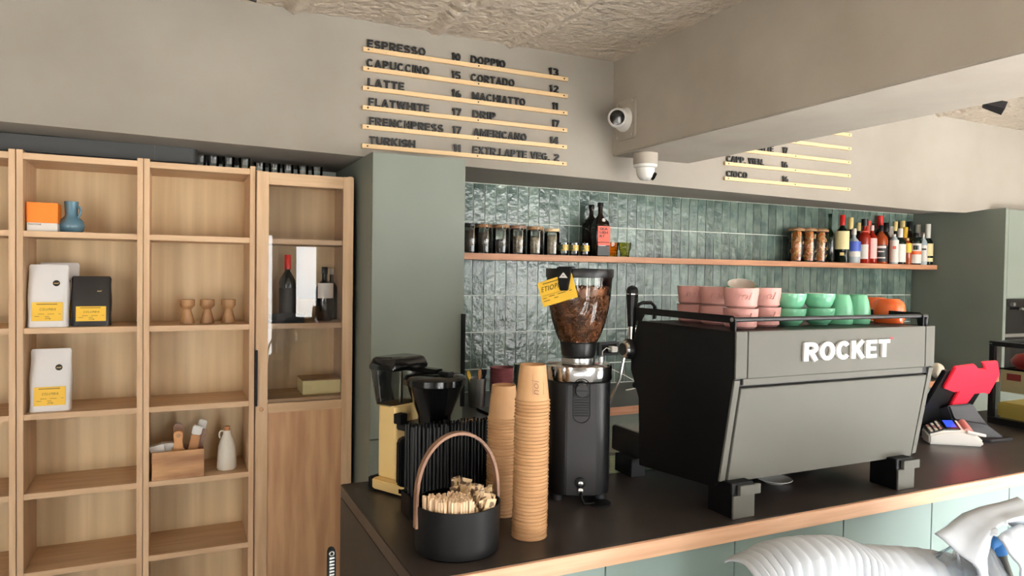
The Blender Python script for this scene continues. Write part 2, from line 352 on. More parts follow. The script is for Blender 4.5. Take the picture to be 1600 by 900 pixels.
for (a, b, c, d) in OPEN:
    if c > 0: rw.box(a, b, REAR_Y-.2, REAR_Y, 0, c)
    rw.box(a, b, REAR_Y-.2, REAR_Y, d, CZ+.06)
struct('wall_rear', rw, M['plaster'])
for i, (a, b, c, d) in enumerate(OPEN):
    m = MB(); n = max(1, round((b-a)/1.3)); t = .05
    m.box(a, a+t, REAR_Y-.12, REAR_Y-.06, c, d).box(b-t, b, REAR_Y-.12, REAR_Y-.06, c, d).box(a+t, b-t, REAR_Y-.12, REAR_Y-.06, d-t, d).box(a+t, b-t, REAR_Y-.12, REAR_Y-.06, c, c+t)
    for k in range(1, n): m.box(a+(b-a)*k/n-t/2, a+(b-a)*k/n+t/2, REAR_Y-.12, REAR_Y-.06, c+t, d-t)
    struct('window_%d' % (i+1), m, M['dgrey'])
SOF = 2.07; UY = 2.95; TY = 3.5
SOFP = [(XL, 2.09), (-.5, 2.085), (.7, 2.069), (2.4, 2.046), (4.3, 2.022), (4.7, 2.03), (4.95, 2.066), (XR, 2.066)]
rg_ = [[(x, UY, z), (x, UY, CZ+.03), (x, TY, CZ+.03), (x, TY, 2.068)] for x, z in SOFP]
struct('wall_upper', MB().loft(rg_), M['plaster'], 'smooth grey plaster bulkhead above the counter')
struct('wall_light_block', MB().box(2.06, 2.30, REAR_Y, -1.0, 0, 2.172), M['plaster'], 'added partition under the beam behind the camera, shading the left side')  # unseen wall added to keep right-window light off the bookcases
struct('ceiling_beam', MB().box(1.94, 2.41, REAR_Y, UY+.02, 2.172, CZ+.03), M['beam'], 'deep plastered concrete beam running to the menu wall', bevel=.006)
wb = struct('wall_back', MB().box(XL, XR, TY, TY+.2, 0, CZ+.03), M['grout'], 'wall with vertical green glazed tiles')
# tiles: every piece in view is its own object, the hidden ones behind the machine are joined
rows = [2.066, 1.864, 1.667, 1.470, 1.273, 1.076, .957]
ncol = 59; x0t = 1.108; tw = (4.953-x0t)/ncol; gap = .0052
def tile_mb(w_, h_):
    m = MB(); n_, k_ = 4, 9; ph = random.random()*20
    def fn(u, v):
        return (u*w_, -.0045 - .0013*noise.noise(Vector((u*1.9+ph, v*4+ph, ph))) - .0009*noise.noise(Vector((u*4+ph, v*11, ph))), v*h_)
    m.grid(fn, n_, k_)
    b = [(0,0,0),(w_,0,0),(w_,0,h_),(0,0,h_)]; base = len(m.v); m.v += b
    lo = [i for i in range(n_+1)]; hi = [k_*(n_+1)+i for i in range(n_+1)]; le = [j*(n_+1) for j in range(k_+1)]; ri = [j*(n_+1)+n_ for j in range(k_+1)]
    m.f += [tuple([base, base+1]+lo[::-1]), tuple([base+2, base+3]+hi), tuple([base+3, base]+le), tuple([base+1, base+2]+ri[::-1])]
    return m
protos = {}
hid = MB()
for r_ in range(6):
    h_ = rows[r_]-rows[r_+1]-gap
    protos[r_] = [tile_mb(tw-gap, h_) for _ in range(7)]
    pm = [p.mesh('tile', M['tile'], 0, smooth=50) for p in protos[r_]]
    for c_ in range(ncol):
        x = x0t + c_*tw + gap/2; z = rows[r_+1] + gap/2; k = random.randrange(7)
        show = r_ < 4 or (r_ == 4 and x < 2.62) or (r_ == 5 and x < 2.4)
        if show:
            o = bpy.data.objects.new('tile', pm[k]); COL.objects.link(o); o.parent = wb; o.location = (x, TY+random.uniform(-.0012, .0012), z)
            o.rotation_euler = (random.uniform(-.006, .006), 0, random.uniform(-.012, .012))
        else:
            p = protos[r_][k]; hid.add([(a+x, b+TY, c+z) for (a, b, c) in p.v], p.f)
part('tile_field', hid, M['tile'], wb, kind='stuff', smooth=50)
# ---------------------------------------------------------------- counters and tall cabinets
CT = .94; CF_Y = 1.42; CB_Y = 2.18; CXL = .467; CXR = 4.75
t = thing('counter_worktop', 'long dark slate bar worktop with a pale oak front edge', 'countertop', (CXL, CF_Y, CT-.04), world=True)
part('top_slab', MB().box(CXL, CXR, CF_Y+.012, CB_Y, CT-.038, CT), M['slate'], t, bevel=.002)
part('front_edge', MB().box(CXL+.003, CXR, CF_Y, CF_Y+.0115, CT-.042, CT-.001), M['edge'], t, bevel=.001, label='pale oak edge strip')
solo('counter_end_panel', MB().box(CXL, CXL+.03, CF_Y+.015, CB_Y, 0.0, CT-.0385), M['slatev'], 'dark brown end panel closing the bar on the bookcase side', 'panel', bevel=.0015)
xs = [at(945, 890, Y=1.445).x, at(1147, 850, Y=1.445).x, at(1317, 810, Y=1.445).x, at(1455, 780, Y=1.445).x]
pw = (xs[-1]-xs[0])/3
bounds = [xs[0]-pw+.0] + xs + [xs[-1]+pw*k for k in range(1, 6)]
bounds = [CXL+.033] + [b for b in bounds if b > CXL+.2 and b < CXR-.1]
names = ['under the basket of stirrers', 'under the coffee grinder', 'left below the espresso machine', 'right below the espresso machine', 'below the card reader', 'below the pastry case', 'past the pastry case', 'at the far end of the bar', 'last in the bar row', 'behind the last panel', 'end']
for i in range(len(bounds)-1):
    a, b = bounds[i], bounds[i+1]
    t = thing('counter_cabinet', 'sage green bar front cabinet ' + names[i], 'cabinet', (a, 1.45, 0), group='bar front cabinets', world=True)
    part('body', MB().box(a+.001, b-.001, 1.462, CB_Y-.02, .08, CT-.0395), M['green'], t)
    part('front_panel', MB().box(a+.0018, b-.0018, 1.442, 1.4615, .08, CT-.044), M['mintfront'], t, bevel=.001)
    part('plinth', MB().box(a+.001, b-.001, 1.5, CB_Y-.05, 0, .0795), M['dgrey'], t)
# back counter
t = thing('back_worktop', 'dark worktop with oak edge along the tiled wall', 'countertop', (1.11, 2.85, .915), world=True)
BT = .955
part('top_slab', MB().box(1.108, 4.945, 2.862, TY-.002, BT-.036, BT), M['slate'], t, bevel=.002)
part('front_edge', MB().box(1.108, 4.945, 2.85, 2.8615, BT-.038, BT), M['shelfwood'], t, bevel=.001)
for i in range(6):
    a = 1.112 + i*.638; b = a+.634
    t = thing('base_cabinet', 'green base cabinet under the tiled wall, number %s from the tall cabinet' % ['one', 'two', 'three', 'four', 'five', 'six'][i], 'cabinet', (a, 2.87, 0), group='base cabinets behind the bar', world=True)
    part('body', MB().box(a, b, 2.905, TY-.005, 0, BT-.037), M['green'], t); part('door', MB().box(a+.002, b-.002, 2.885, 2.9045, .1, BT-.045), M['green'], t, bevel=.001)
# left tall cabinet
CX0, CX1, CY = .712, 1.105, 2.785
t = thing('tall_cabinet', 'tall sage green cabinet between the bookcase and the tiled wall', 'cabinet', (CX0, CY, 0), world=True)
part('body', MB().box(CX0, CX1, CY+.021, TY-.004, 0, SOF-.004), M['green'], t, bevel=.001)
d = part('door', MB().box(CX0, CX1, CY, CY+.0195, .922, SOF-.006), M['green'], t, bevel=.0015)
part('handle', MB().box(CX1-.012, CX1+.004, CY-.014, CY-.0005, 1.03, 1.42), M['black'], d, bevel=.001, label='thin black edge pull')
part('door', MB().box(CX0, CX1, CY, CY+.0195, .06, .917), M['green'], t, bevel=.0015)
# right tall cabinet
RX = 4.955; RY = 2.845
t = thing('tall_cabinet', 'tall green cabinet with a built-in black oven at the far end', 'cabinet', (RX, RY, 0), world=True)
part('side_panel', MB().box(RX, RX+.032, RY, TY-.004, 0, SOF-.004), M['green'], t, bevel=.001)
part('body', MB().box(RX+.034, 6.2, RY+.03, TY-.004, 0, SOF-.006), M['green'], t)
part('door', MB().box(RX+.04, RX+.64, RY+.004, RY+.029, 1.47, SOF-.01), M['green'], t, bevel=.0015)
part('door', MB().box(RX+.645, RX+1.24, RY+.004, RY+.029, .06, SOF-.01), M['green'], t, bevel=.0015)
ov = part('oven', MB().box(RX+.04, RX+.64, RY+.008, RY+.0295, .9, 1.465), M['blackgloss'], t, bevel=.002, label='black glass built-in oven')
part('handle', MB().tube([(RX+.14, RY-.03, 1.4), (RX+.56, RY-.03, 1.4)], .009), M['steel'], ov)
part('knob', MB().lathe([(.013, 0), (.013, .02), (.011, .024)], 14, (RX+.1, RY-.016, 1.43), 'y'), M['steel'], ov)
part('trim_strip', MB().box(RX+.04, RX+.64, RY+.002, RY+.0075, 1.21, 1.232), M['steel'], ov)
# wall shelf
t = solo('wall_shelf', MB().box(1.108, 4.953, 3.30, 3.489, 1.658, 1.690), M['shelfwood'], 'long wooden shelf across the green tiled wall', 'shelf', bevel=.0015)
SHZ = 1.6905
# ---------------------------------------------------------------- bookcases
BY0, BY1 = 3.03, 3.31
SHELVES = [1.72, 1.372, 1.062, .775, .488, .2]
ul = ['oak bookcase at the left edge, cut off by the frame', 'open oak bookcase holding the orange box and coffee bags', 'open oak bookcase holding the wooden egg cups and white jug', 'oak bookcase with a glass and panel door beside the green cabinet']
units = [(-.900, -.503), (-.500, -.1015), (-.0995, .2985), (.302, .690)]
for i, (a, b) in enumerate(units):
    t = thing('bookcase', ul[i], 'bookcase', (a, BY0, 0), group='oak bookcases along the wall', world=True)
    th = .020
    top = 2.006 if i < 3 else 1.992
    fy = BY0 if i < 3 else BY0+.002
    part('side_panel', MB().box(a, a+th, fy, BY1, 0, top), M['oakv'], t, bevel=.001)
    part('side_panel', MB().box(b-th, b, fy, BY1, 0, top), M['oakv'], t, bevel=.001)
    part('top_panel', MB().box(a+th, b-th, fy+.003, BY1-.006, top-.033, top-.010), M['oakh'], t, bevel=.001)
    part('back_panel', MB().box(a+th, b-th, BY1-.0055, BY1, .06, top-.01), M['oakback'], t)
    for z in SHELVES:
        part('shelf', MB().box(a+th, b-th, fy+.004+(.004 if i == 3 else 0), BY1-.006, z-.021, z), M['oakh'], t, bevel=.001)
    part('plinth', MB().box(a+th, b-th, fy+.012, fy+.03, 0, .06), M['oakh'], t)
    if i == 3:
        d = part('door', MB().box(a+.001, a+.046, 3.010, 3.030, .03, 1.986).box(b-.044, b-.001, 3.010, 3.030, .03, 1.986), M['oakv'], t, bevel=.001, label='oak door stiles')
        part('rail', MB().box(a+.0465, b-.0445, 3.011, 3.029, 1.936, 1.985), M['oakh'], d, bevel=.001)
        part('rail', MB().box(a+.0465, b-.0445, 3.011, 3.029, 1.012, 1.05), M['oakh'], d, bevel=.001)
        part('rail', MB().box(a+.0465, b-.0445, 3.011, 3.029, .03, .08), M['oakh'], d, bevel=.001)
        part('glass_pane', MB().box(a+.044, b-.042, 3.019, 3.022, 1.05, 1.937), M['glass'], d)
        part('wood_panel', MB().box(a+.0465, b-.0445, 3.018, 3.026, .08, 1.012), M['walnut'], d)
        part('handle', MB().box(a-.003, a+.006, 2.996, 3.0095, 1.045, 1.27), M['black'], d, bevel=.001)
        part('knob', MB().lathe([(.004, 0), (.008, -.004), (.008, -.008), (.005, -.010)], 14, (a+.022, 3.0095, 1.03), 'y'), M['walnut'], d)
# ---------------------------------------------------------------- things on top of the bookcases
t = thing('ceiling_speaker_box', 'long dark grey box lying on top of the bookcases', 'box', (-.9, 3.1, 2.007), world=True)
p = []
for k in range(7):
    an = R(90)*k/6; p.append((.088-.03+.03*math.sin(an), 3.12+.03-.03*math.cos(an)))
part('body', MB().prism([(-1.5, 3.12), ] + p + [(.088, 3.3), (-1.5, 3.3)], 'z', 2.012, 2.074), M['dgrey'], t, bevel=.003)
part('seam', MB().box(-.066, -.064, 3.1193, 3.1205, 2.014, 2.072), M['mgrey'], t)
part('foot', MB().box(-.44, -.40, 3.14, 3.2, 2.0065, 2.0125), M['black'], t); part('foot', MB().box(.02, .06, 3.14, 3.2, 2.0065, 2.0125), M['black'], t)
gl = MB().lathe([(.0001, .002), (.022, .002), (.023, .004), (.0245, .052), (.0235, .052), (.0215, .006), (.0001, .006)], 16, cap=False)
g0 = None
for k, u in enumerate([312, 332, 356, 381, 404, 427, 448, 471, 493]):
    X = at(u, 255, Y=3.24).x; tz = 2.0065 if X < .3 else 1.9925
    if tz < 2: pass
    if X+.026 > .3 > X-.026: X = .3+.028; tz = 1.9925
    if g0 is None:
        g0 = solo('shot_glass', gl, M['jarglass'], 'clear tumbler on top of the bookcases, first from the dark grey box', 'glass', (X, 3.2, tz), group='clear tumblers on top of the bookcases', smooth=50); 
    else: dup(g0, (X, 3.2, tz), None, 'clear tumbler on top of the bookcases, %s from the dark grey box' % ['', 'second', 'third', 'fourth', 'fifth', 'sixth', 'seventh', 'eighth', 'ninth'][k])
# ---------------------------------------------------------------- shelf things
S1, S2, S3, S4 = [z+.0005 for z in SHELVES[:4]]
# colour card box
t = thing('gift_box', 'orange and white cube shaped card box on the top shelf', 'box', (-.427, 3.11, S1))
part('orange_sleeve', MB().box(-.048, .048, -.048, .048, .031, .104), M['orange'], t, bevel=.001)
wbx = part('white_base', MB().box(-.047, .047, -.047, .047, 0, .0305), M['white'], t, bevel=.001)
part('lettering', text_mb('PANTONE', .0055, .04, .0004, .01).xf(face_minus_y(-.043, -.0468, .022)), M['ink'], wbx, smooth=0)
# blue jug
t = thing('jug', 'blue glazed jug with round belly and narrow neck', 'jug', (-.345, 3.14, S1))
part('body', MB().lathe([(.0, .002), (.032, 0), (.040, .008), (.044, .026), (.041, .042), (.030, .055), (.0225, .062), (.021, .072), (.0235, .115), (.0235, .118), (.021, .118), (.019, .075), (.0, .07)], 32, cap=False), M['blueglaze'], t, smooth=60)
part('handle', MB().tube([(.019, -.012, .1), (.028, -.02, .098), (.032, -.022, .085), (.029, -.021, .068), (.024, -.018, .058)], .0045, 8), M['blueglaze'], t, smooth=60)
# coffee bags
def bag(name, label, loc, rz, w_, h_, d_, body, badge, print_, sign, lean=.0):
    t = thing(name, label, 'bag', loc, rz)
    rings = []
    for j in range(13):
        v = j/12; hw = w_/2*(1-.02*math.sin(v*9+w_*50)); dd = d_/2*(1-.9*v**2.2)+.003; ring = []
        for i in range(28):
            a = 2*math.pi*i/28; c_, s_ = math.cos(a), math.sin(a)
            x = hw*math.copysign(abs(c_)**.28, c_); y = dd*math.copysign(abs(s_)**.5, s_)
            y += .002*noise.noise(Vector((x*22, v*6, w_*90)))*(1 if y < 0 else .5)
            top_round = .012*max(0, (abs(x)/hw-.9)/.1)**2*v**8
            ring.append((x, y + d_*.32*v, v*h_-top_round))
        rings.append(ring)
    b = part('pouch', MB().loft(rings), body, t, smooth=50)
    def fy(z):
        v = z/h_; return -(d_/2*(1-.9*v**2.2)+.003)+d_*.32*v
    sl = math.atan2(fy(h_*.42)-fy(h_*.08), h_*.34)
    z0 = h_*.1
    Ml = Matrix.Translation((0, min(fy(z0), fy(h_*.25))-.0035, z0)) @ Matrix.Rotation(-sl, 4, 'X')
    lw, lh = w_*.74, h_*.30
    lab = part('paper_label', MB().box(-lw/2, lw/2, -.0006, 0, 0, lh).xf(Ml), M['yellow'], t)
    pm = MB(); B = lambda x, z, ww, hh: pm.box(x, x+ww, -.001, -.0007, z, z+hh)
    B(-lw*.36, lh*.88, lw*.68, lh*.035); B(-lw*.3, lh*.36, lw*.2, .0012); B(0, lh*.36, lw*.22, .0012); B(lw*.36, lh*.36, lw*.08, .0012); B(-lw*.42, lh*.24, lw*.16, .0012); B(-lw*.08, lh*.24, lw*.14, .0012)
    part('print', pm.xf(Ml), M['ink'], lab, smooth=0)
    wt = text_mb(sign, lh*.13, lw*.52, .0003, .0, .3, 1.3); wt.xf(Ml @ face_minus_y(-lw*.25, -.0007, lh*.56)); part('handwriting', wt, M['ink'], lab, smooth=0)
    wt = text_mb('250g', lh*.1, lw*.2, .0003, .0, .3); wt.xf(Ml @ face_minus_y(-lw*.08, -.0007, lh*.08)); part('handwriting', wt, M['ink'], lab, smooth=0)
    zb = h_*.7; sb = math.atan2(fy(h_*.8)-fy(h_*.6), h_*.2)
    Mb = Matrix.Translation((w_*.2, fy(zb)-.003, zb)) @ Matrix.Rotation(-sb, 4, 'X')
    if badge: 
        bd = part('badge', MB().lathe([(.0125, 0), (.0125, -.001)], 24, axis='y').xf(Mb), M['white'], t)
        part('badge_face', MB().lathe([(.0113, -.0011), (.0113, -.0015)], 24, axis='y').xf(Mb), M['ink'], bd)
    else: bd = t
    wt = text_mb('noi', .006, .016, .0004, .02, .3); wt.xf(Mb @ face_minus_y(-.008, -.0017, -.003)); part('logo', wt, print_, bd, smooth=0)
    return t
bag('coffee_bag', 'white coffee bag with yellow label beside the black bag', (-.411, 3.09, S2), 0, .128, .228, .06, M['whitebag'], True, M['gold'], 'COLUMBIA')
bag('coffee_bag', 'white coffee bag half hidden behind the front white and black bags', (-.392, 3.205, S2), 0, .132, .236, .06, M['whitebag'], True, M['gold'], 'COLUMBIA')
bag('coffee_bag', 'black foil coffee bag with yellow label', (-.277, 3.115, S2), R(2), .132, .186, .064, M['blackbag'], False, M['gold'], 'COLUMBIA')
bag('coffee_bag', 'white coffee bag with yellow label standing alone on the third shelf', (-.405, 3.10, S3), 0, .132, .226, .06, M['whitebag'], True, M['gold'], 'COLUMBIA')
# turned wooden cups
ec = MB().lathe([(0, .001), (.027, 0), (.0275, .004), (.0145, .052), (.0145, .058), (.026, .07), (.0275, .073), (.0275, .095), (.0255, .097), (.0225, .097), (.021, .086), (0, .08)], 28, cap=False)
for k, (X, lb) in enumerate([(.054, 'leftmost of the three turned wooden egg cups'), (.127, 'darker middle one of the three turned wooden egg cups'), (.207, 'rightmost of the three turned wooden egg cups')]):
    if k == 0: e0 = solo('egg_cup', ec, M['egg'], lb, 'egg cup', (X, 3.13, S2), group='wooden egg cups', smooth=40)
    else: dup(e0, (X, 3.13, S2), None, lb)
# caddy with utensils
t = thing('utensil_box', 'low acacia wood box holding boards and paper filters', 'box', (.022, 3.12, S4))
part('front_board', MB().box(-.092, .092, -.083, -.073, 0, .108), M['acacia'], t, bevel=.001); part('back_board', MB().box(-.092, .092, .05, .06, 0, .1), M['acacia'], t, bevel=.001)
part('side_board', MB().box(-.092, -.083, -.0725, .0495, 0, .1), M['acacia'], t); part('side_board', MB().box(.083, .092, -.0725, .0495, 0, .1), M['acacia'], t)
part('base_board', MB().box(-.0825, .0825, -.0725, .0495, .0, .008), M['acacia'], t)
BX, BYc = .022, 3.12
pad = [(-.04, .0), (.04, 0), (.04, .065), (.03, .085), (.017, .105), (.0145, .135), (.0175, .15), (.0165, .162), (.009, .17), (-.009, .17), (-.0165, .162), (-.0175, .15), (-.0145, .135), (-.017, .105), (-.03, .085), (-.04, .065)]
t = thing('cutting_board', 'small beech paddle board with a hole in its handle', 'cutting board', (BX, BYc-.045, S4+.0085))
part('board', MB().prism(pad, 'y', -.006, .006), M['beech'], t, bevel=.002)
part('hole_ring', MB().lathe([(.0085, -.0065), (.0085, .0065)], 18, (0, 0, .153), 'y'), M['egg'], t)
solo('cutting_board', MB().prism([(x*1.0, z*1.12) for x, z in pad], 'y', -.006, .006), M['handle'], 'dark wooden paddle board behind the beech one', 'cutting board', (BX+.0, BYc+.005, S4+.0085), bevel=.002)
def wrapped(lx, ly, h_, tilt, lb, w_=.03):
    t = thing('cutlery_bundle', lb, 'cutlery', (BX+lx, BYc+ly, S4+.0085)); Mx = Matrix.Rotation(tilt, 4, 'Y')
    part('sleeve', MB().box(-w_/2, w_/2, -.008, .008, .004, h_*.8).xf(Mx), M['kraftin'], t, bevel=.003); part('cap', MB().box(-w_/2-.001, w_/2+.001, -.009, .009, h_*.8, h_).xf(Mx), M['white'], t, bevel=.004)
wrapped(.034, -.02, .185, R(12), 'paper wrapped cutlery bundle with white cap, nearer one', .034); wrapped(.045, .025, .2, R(14), 'paper wrapped cutlery bundle with white cap, farther one', .03)
t = thing('wood_spatula', 'brown wooden spatula leaning right in the acacia box', 'spatula', (BX+.06, BYc, S4+.0085)); part('blade', MB().box(-.009, .009, -.004, .004, 0, .165).xf(Matrix.Rotation(R(13), 4, 'Y')), M['handle'], t, bevel=.002)
solo('black_pen', MB().lathe([(.0, 0), (.005, .006), (.005, .16), (.003, .165)], 10), M['blackgloss'], 'thin black stick standing in the acacia box', 'stick', (BX+.012, BYc+.03, S4+.0085))
def filt(lx, ly, rot, lb):
    m = MB().prism([(-.022, 0), (.022, 0), (.03, .045), (-.024, .05)], 'y', -.02, .02).xf(Matrix.Translation((0, 0, .07)) @ Matrix.Rotation(rot, 4, 'Y'))
    solo('filter_stack', m, M['white'], lb, 'paper filters', (BX+lx, BYc+ly, S4+.0085), bevel=.003)
filt(-.066, -.02, R(-18), 'white paper filters at the left end of the acacia box'); filt(-.036, .0, R(-4), 'white paper filters next to the beech paddle board')
# white jug
t = thing('stoneware_bottle', 'white stoneware bottle with cork and small handle', 'bottle', (.203, 3.115, S4))
part('body', MB().lathe([(0, .002), (.034, 0), (.0385, .006), (.037, .05), (.033, .095), (.026, .118), (.017, .138), (.0145, .146), (.0145, .158), (.0125, .158), (.011, .14), (0, .13)], 30, cap=False), M['offwhite'], t, smooth=50)
part('cork', MB().lathe([(.0105, .148), (.0115, .174), (.0105, .175)], 14), M['cork'], t)
part('handle', MB().tube([(-.013, 0, .154), (-.023, 0, .157), (-.029, 0, .15), (-.03, 0, .138), (-.026, 0, .128)], .0035, 8), M['offwhite'], t, smooth=60)
# inside the glass cabinet
def lathe_bottle(name, label, loc, h, r, glass, cap_m, cap_h=.12, cap_r=None, label_m=None, lz=(.12, .42), lang=150, liquid=None, sh=.62, neck=.3, group=None, rz=0, stripe=None, square=False, cat='bottle', lab2=None):
    t = thing(name, label, cat, loc, rz, group)
    nr = r*neck; ch = h*cap_h; hb = h-ch
    prof = [(0, .002), (r*.9, 0), (r, .006), (r, h*sh*.9), (r*.93, h*sh), (r*.62, h*(sh+.07)), (nr*1.1, h*(sh+.13)), (nr, h*(sh+.16)), (nr, hb)]
    if square:
        rings = []
        for rr, z in prof[1:]:
            k = .25 if z < h*(sh+.05) else 1.0
            rings.append([(rr*math.copysign(abs(math.cos(a))**k, math.cos(a))*(1), rr*math.copysign(abs(math.sin(a))**k, math.sin(a)), z) for a in [2*math.pi*i/24+.001 for i in range(24)]])
        part('glass_body', MB().loft(rings), glass, t, smooth=45)
    else: part('glass_body', MB().lathe(prof, 20), glass, t, smooth=45)
    if liquid is not None: part('liquid', MB().lathe([(r*.92, .004), (r*.93, h*sh*.8)], 18), liquid, t)
    cr = cap_r or nr*1.2
    part('cap', MB().lathe([(cr, hb-h*.02), (cr, h-.002), (cr*.9, h)], 16), cap_m, t, smooth=45)
    def band(m_, z0, z1, ang, off, nm='paper_label'):
        if square:
            part(nm, MB().box(-r*.9, r*.9, -r-off-.001, -r-off, z0*h, z1*h), m_, t); return
        n = 12; a0 = R(-90-ang/2); a1 = R(-90+ang/2)
        m = MB().grid(lambda u, v: ((r+off)*math.cos(a0+(a1-a0)*u), (r+off)*math.sin(a0+(a1-a0)*u), h*(z0+(z1-z0)*v)), n, 1)
        part(nm, m, m_, t, smooth=60, recalc=False)
    if label_m is not None: band(label_m, lz[0], lz[1], lang, .0012)
    if stripe is not None:
        for (m_, z0, z1, ag) in stripe: band(m_, z0, z1, ag, .002, 'label_print')
    return t
VR = R(24)
M['wineglass'] = mat('dark_wine_glass', (22,24,22), .08)
M['capred'] = mat('red_foil', (206,40,34), .35)
M['brownglass'] = mat('dark_brown_glass', (30,20,14), .08)
M['darkgreenglass'] = mat('dark_green_glass', (20,30,22), .08)
M['labelwhite'] = mat('white_label', (236,230,222), .5); M['labelcream'] = mat('cream_label', (240,226,170), .5); M['labelblack'] = mat('black_label', (26,26,28), .5)
M['labelpink'] = mat('pink_label', (240,196,190), .5); M['labelblue'] = mat('blue_label', (70,96,190), .5); M['labelorange'] = mat('orange_label', (232,104,52), .5); M['labelred'] = mat('red_label', (226,96,76), .5)
M['capgold'] = mat('gold_cap', (232,206,140), .4); M['capwhite'] = mat('white_cap', (238,234,226), .4); M['capblack'] = mat('black_cap', (20,20,22), .35)
M['amberliq'] = mat('amber_spirit', (150,62,24), .1); M['redliq'] = mat('red_spirit', (150,34,20), .1); M['clearliq'] = mat('clear_spirit', (176,186,190), .08, coat=.3)
lathe_bottle('wine_bottle', 'dark wine bottle with red foil behind the cabinet glass', (.446, 3.18, S2), .285, .036, M['wineglass'], M['capred'], .2, .0145, M['labelblack'], (.1, .5))
lathe_bottle('wine_bottle', 'dark bottle with pale label near the right edge of the glass door', (.605, 3.19, S2), .235, .04, M['wineglass'], M['capblack'], .1, .014, M['labelwhite'], (.42, .7), 110)
lathe_bottle('wine_bottle', 'second dark bottle behind the pale labelled one', (.648, 3.255, S2), .23, .03, M['brownglass'], M['capwhite'], .1, .012)
t = thing('tray', 'black tray beneath the red foil wine bottle', 'tray', (.40, 3.1, S2)); part('base', MB().box(-.04, .1, -.03, .03, 0, .01), M['black'], t, bevel=.001); part('rim', MB().box(-.04, .1, -.03, -.027, .0105, .04), M['black'], t)
t = thing('keepsake_box', 'cream box lying flat at the bottom behind the glass', 'box', (.575, 3.17, S3)); part('body', MB().box(-.075, .085, -.07, .07, 0, .058), M['labelcream'], t, bevel=.002); part('lid', MB().box(-.076, .086, -.071, .071, .0585, .064), M['egg'], t, bevel=.001)
# ---------------------------------------------------------------- menu rails with loose letters
RZ = [2.508, 2.429, 2.349, 2.269, 2.190, 2.111]
def rail(label, xa, xb, z, words):
    t = thing('menu_rail', label, 'menu rail', (xa, UY, z-.009), group='wooden menu rails', world=True)
    part('wood_strip', MB().box(xa, xb, UY-.016, UY-.0005, z-.009, z+.009), M['raillight'], t, bevel=.001)
    for xx in (xa+.022, (xa+xb)/2+.05-.02, xb-.022):
        part('screw', MB().lathe([(.0035, 0), (.0035, -.002), (.002, -.003)], 10, (xx, UY-.0155, z), 'y'), M['ink'], t)
    for (s, ua, ub) in words:
        xw0 = at(ua, 0, Y=UY-.012).x if False else None
        v = pr_v(ua, UY-.012, z); x0 = at(ua, v, Y=UY-.012).x; x1 = at(ub, pr_v(ub, UY-.012, z), Y=UY-.012).x
        m = block_text(s, .034, x1-x0, .006); m.xf(face_minus_y(x0, UY-.006, z+.0092)); part('letters', m, M['letter'], t, smooth=0)
def pr_v(u, Y, z):   # image row where column u meets height z on the wall
    lo, hi = -2000., 3000.
    for _ in range(50):
        mid = (lo+hi)/2
        if at(u, mid, Y=Y).z > z: lo = mid
        else: hi = mid
    return lo
left = [[('ESPRESSO', 574, 665), ('10', 706, 720), ('DOPPIO', 736, 790), ('13', 858, 873)], [('CAPUCCINO', 573, 671), ('15', 706, 720), ('CORTADO', 736, 804), ('12', 859, 873)],
        [('LATTE', 575, 632), ('16', 706, 721), ('MACHIATTO', 738, 821), ('11', 863, 872)], [('FLATWHITE', 576, 671), ('17', 707, 721), ('DRIP', 739, 775), ('17', 863, 874)],
        [('FRENCHPRESS', 577, 693), ('17', 707, 721), ('AMERICANO', 740, 823), ('14', 860, 873)], [('TURKISH', 577, 649), ('11', 709, 720), ('EXTR.LAPTE VEG.', 739, 859), ('2', 866, 874)]]
for z, wd in zip(RZ, left):
    rail('menu rail reading %s %s and %s %s' % tuple(w_[0] for w_ in wd), .705, 1.677, z, wd)
right = [('menu rail right of the beam without letters, topmost in view', []), ('menu rail right of the beam without letters, second from top', []), ('menu rail right of the beam reading LATTE 17', [('LATTE', 1181, 1209), ('17', 1223.5, 1231)]),
         ('menu rail reading CAPP. VIEN. 16 right of the beam', [('CAPP. VIEN.', 1136, 1194), ('16', 1222, 1231)]), ('menu rail reading CIOCO 16, lowest right of the beam', [('CIOCO', 1136, 1168), ('16', 1223, 1232)])]
for z, (lb, wd) in zip(RZ[1:], right): rail(lb, 2.642, 3.595, z, wd)
# ---------------------------------------------------------------- cameras and spotlights
def dome(label, loc, basis, look):
    # basis maps local +z to the mount direction; look is a world vector the eye faces
    t = thing('security_camera', label, 'security camera', loc)
    Mx = basis.to_4x4()
    lk = (basis.inverted() @ Vector(look)).normalized()
    return t, Mx, lk
def rot_to(v): return Vector((0, 0, 1)).rotation_difference(Vector(v).normalized()).to_matrix()
t = thing('security_camera', 'white round security camera on the dark side of the beam', 'security camera', (1.939, 2.826, 2.325))
pl = []
for (cx, cz, a0) in ((.062, .078, 0), (-.062, .078, 90), (-.062, -.078, 180), (.062, -.078, 270)):
    for k in range(5): a = R(a0+90*k/4); pl.append((cx+.016*math.cos(a), cz+.016*math.sin(a)))
part('mount_plate', MB().prism(pl, 'x', -.012, -.0005), M['beam'], t, bevel=.002)
for (sy, sz) in ((-.06, .078), (-.06, -.078), (.06, .078), (.06, -.078)): part('screw', MB().lathe([(.006, -.0125), (.006, -.015), (.003, -.0165)], 10, (0, sy, sz), 'x'), M['steel'], t)
part('base_ring', MB().lathe([(.058, -.0125), (.058, -.024), (.05, -.04), (.040, -.046)], 30, axis='x'), M['white'], t, smooth=40)
bl = MB().lathe([(.044, -.03), (.046, -.01), (.046, .012), (.042, .022), (.037, .026)], 30)
lk = rot_to((-.62, -.78, -.12)).to_4x4(); cen = Matrix.Translation((-.062, -.012, 0)) @ lk
hd = part('head', bl.xf(cen), M['white'], t, smooth=40)
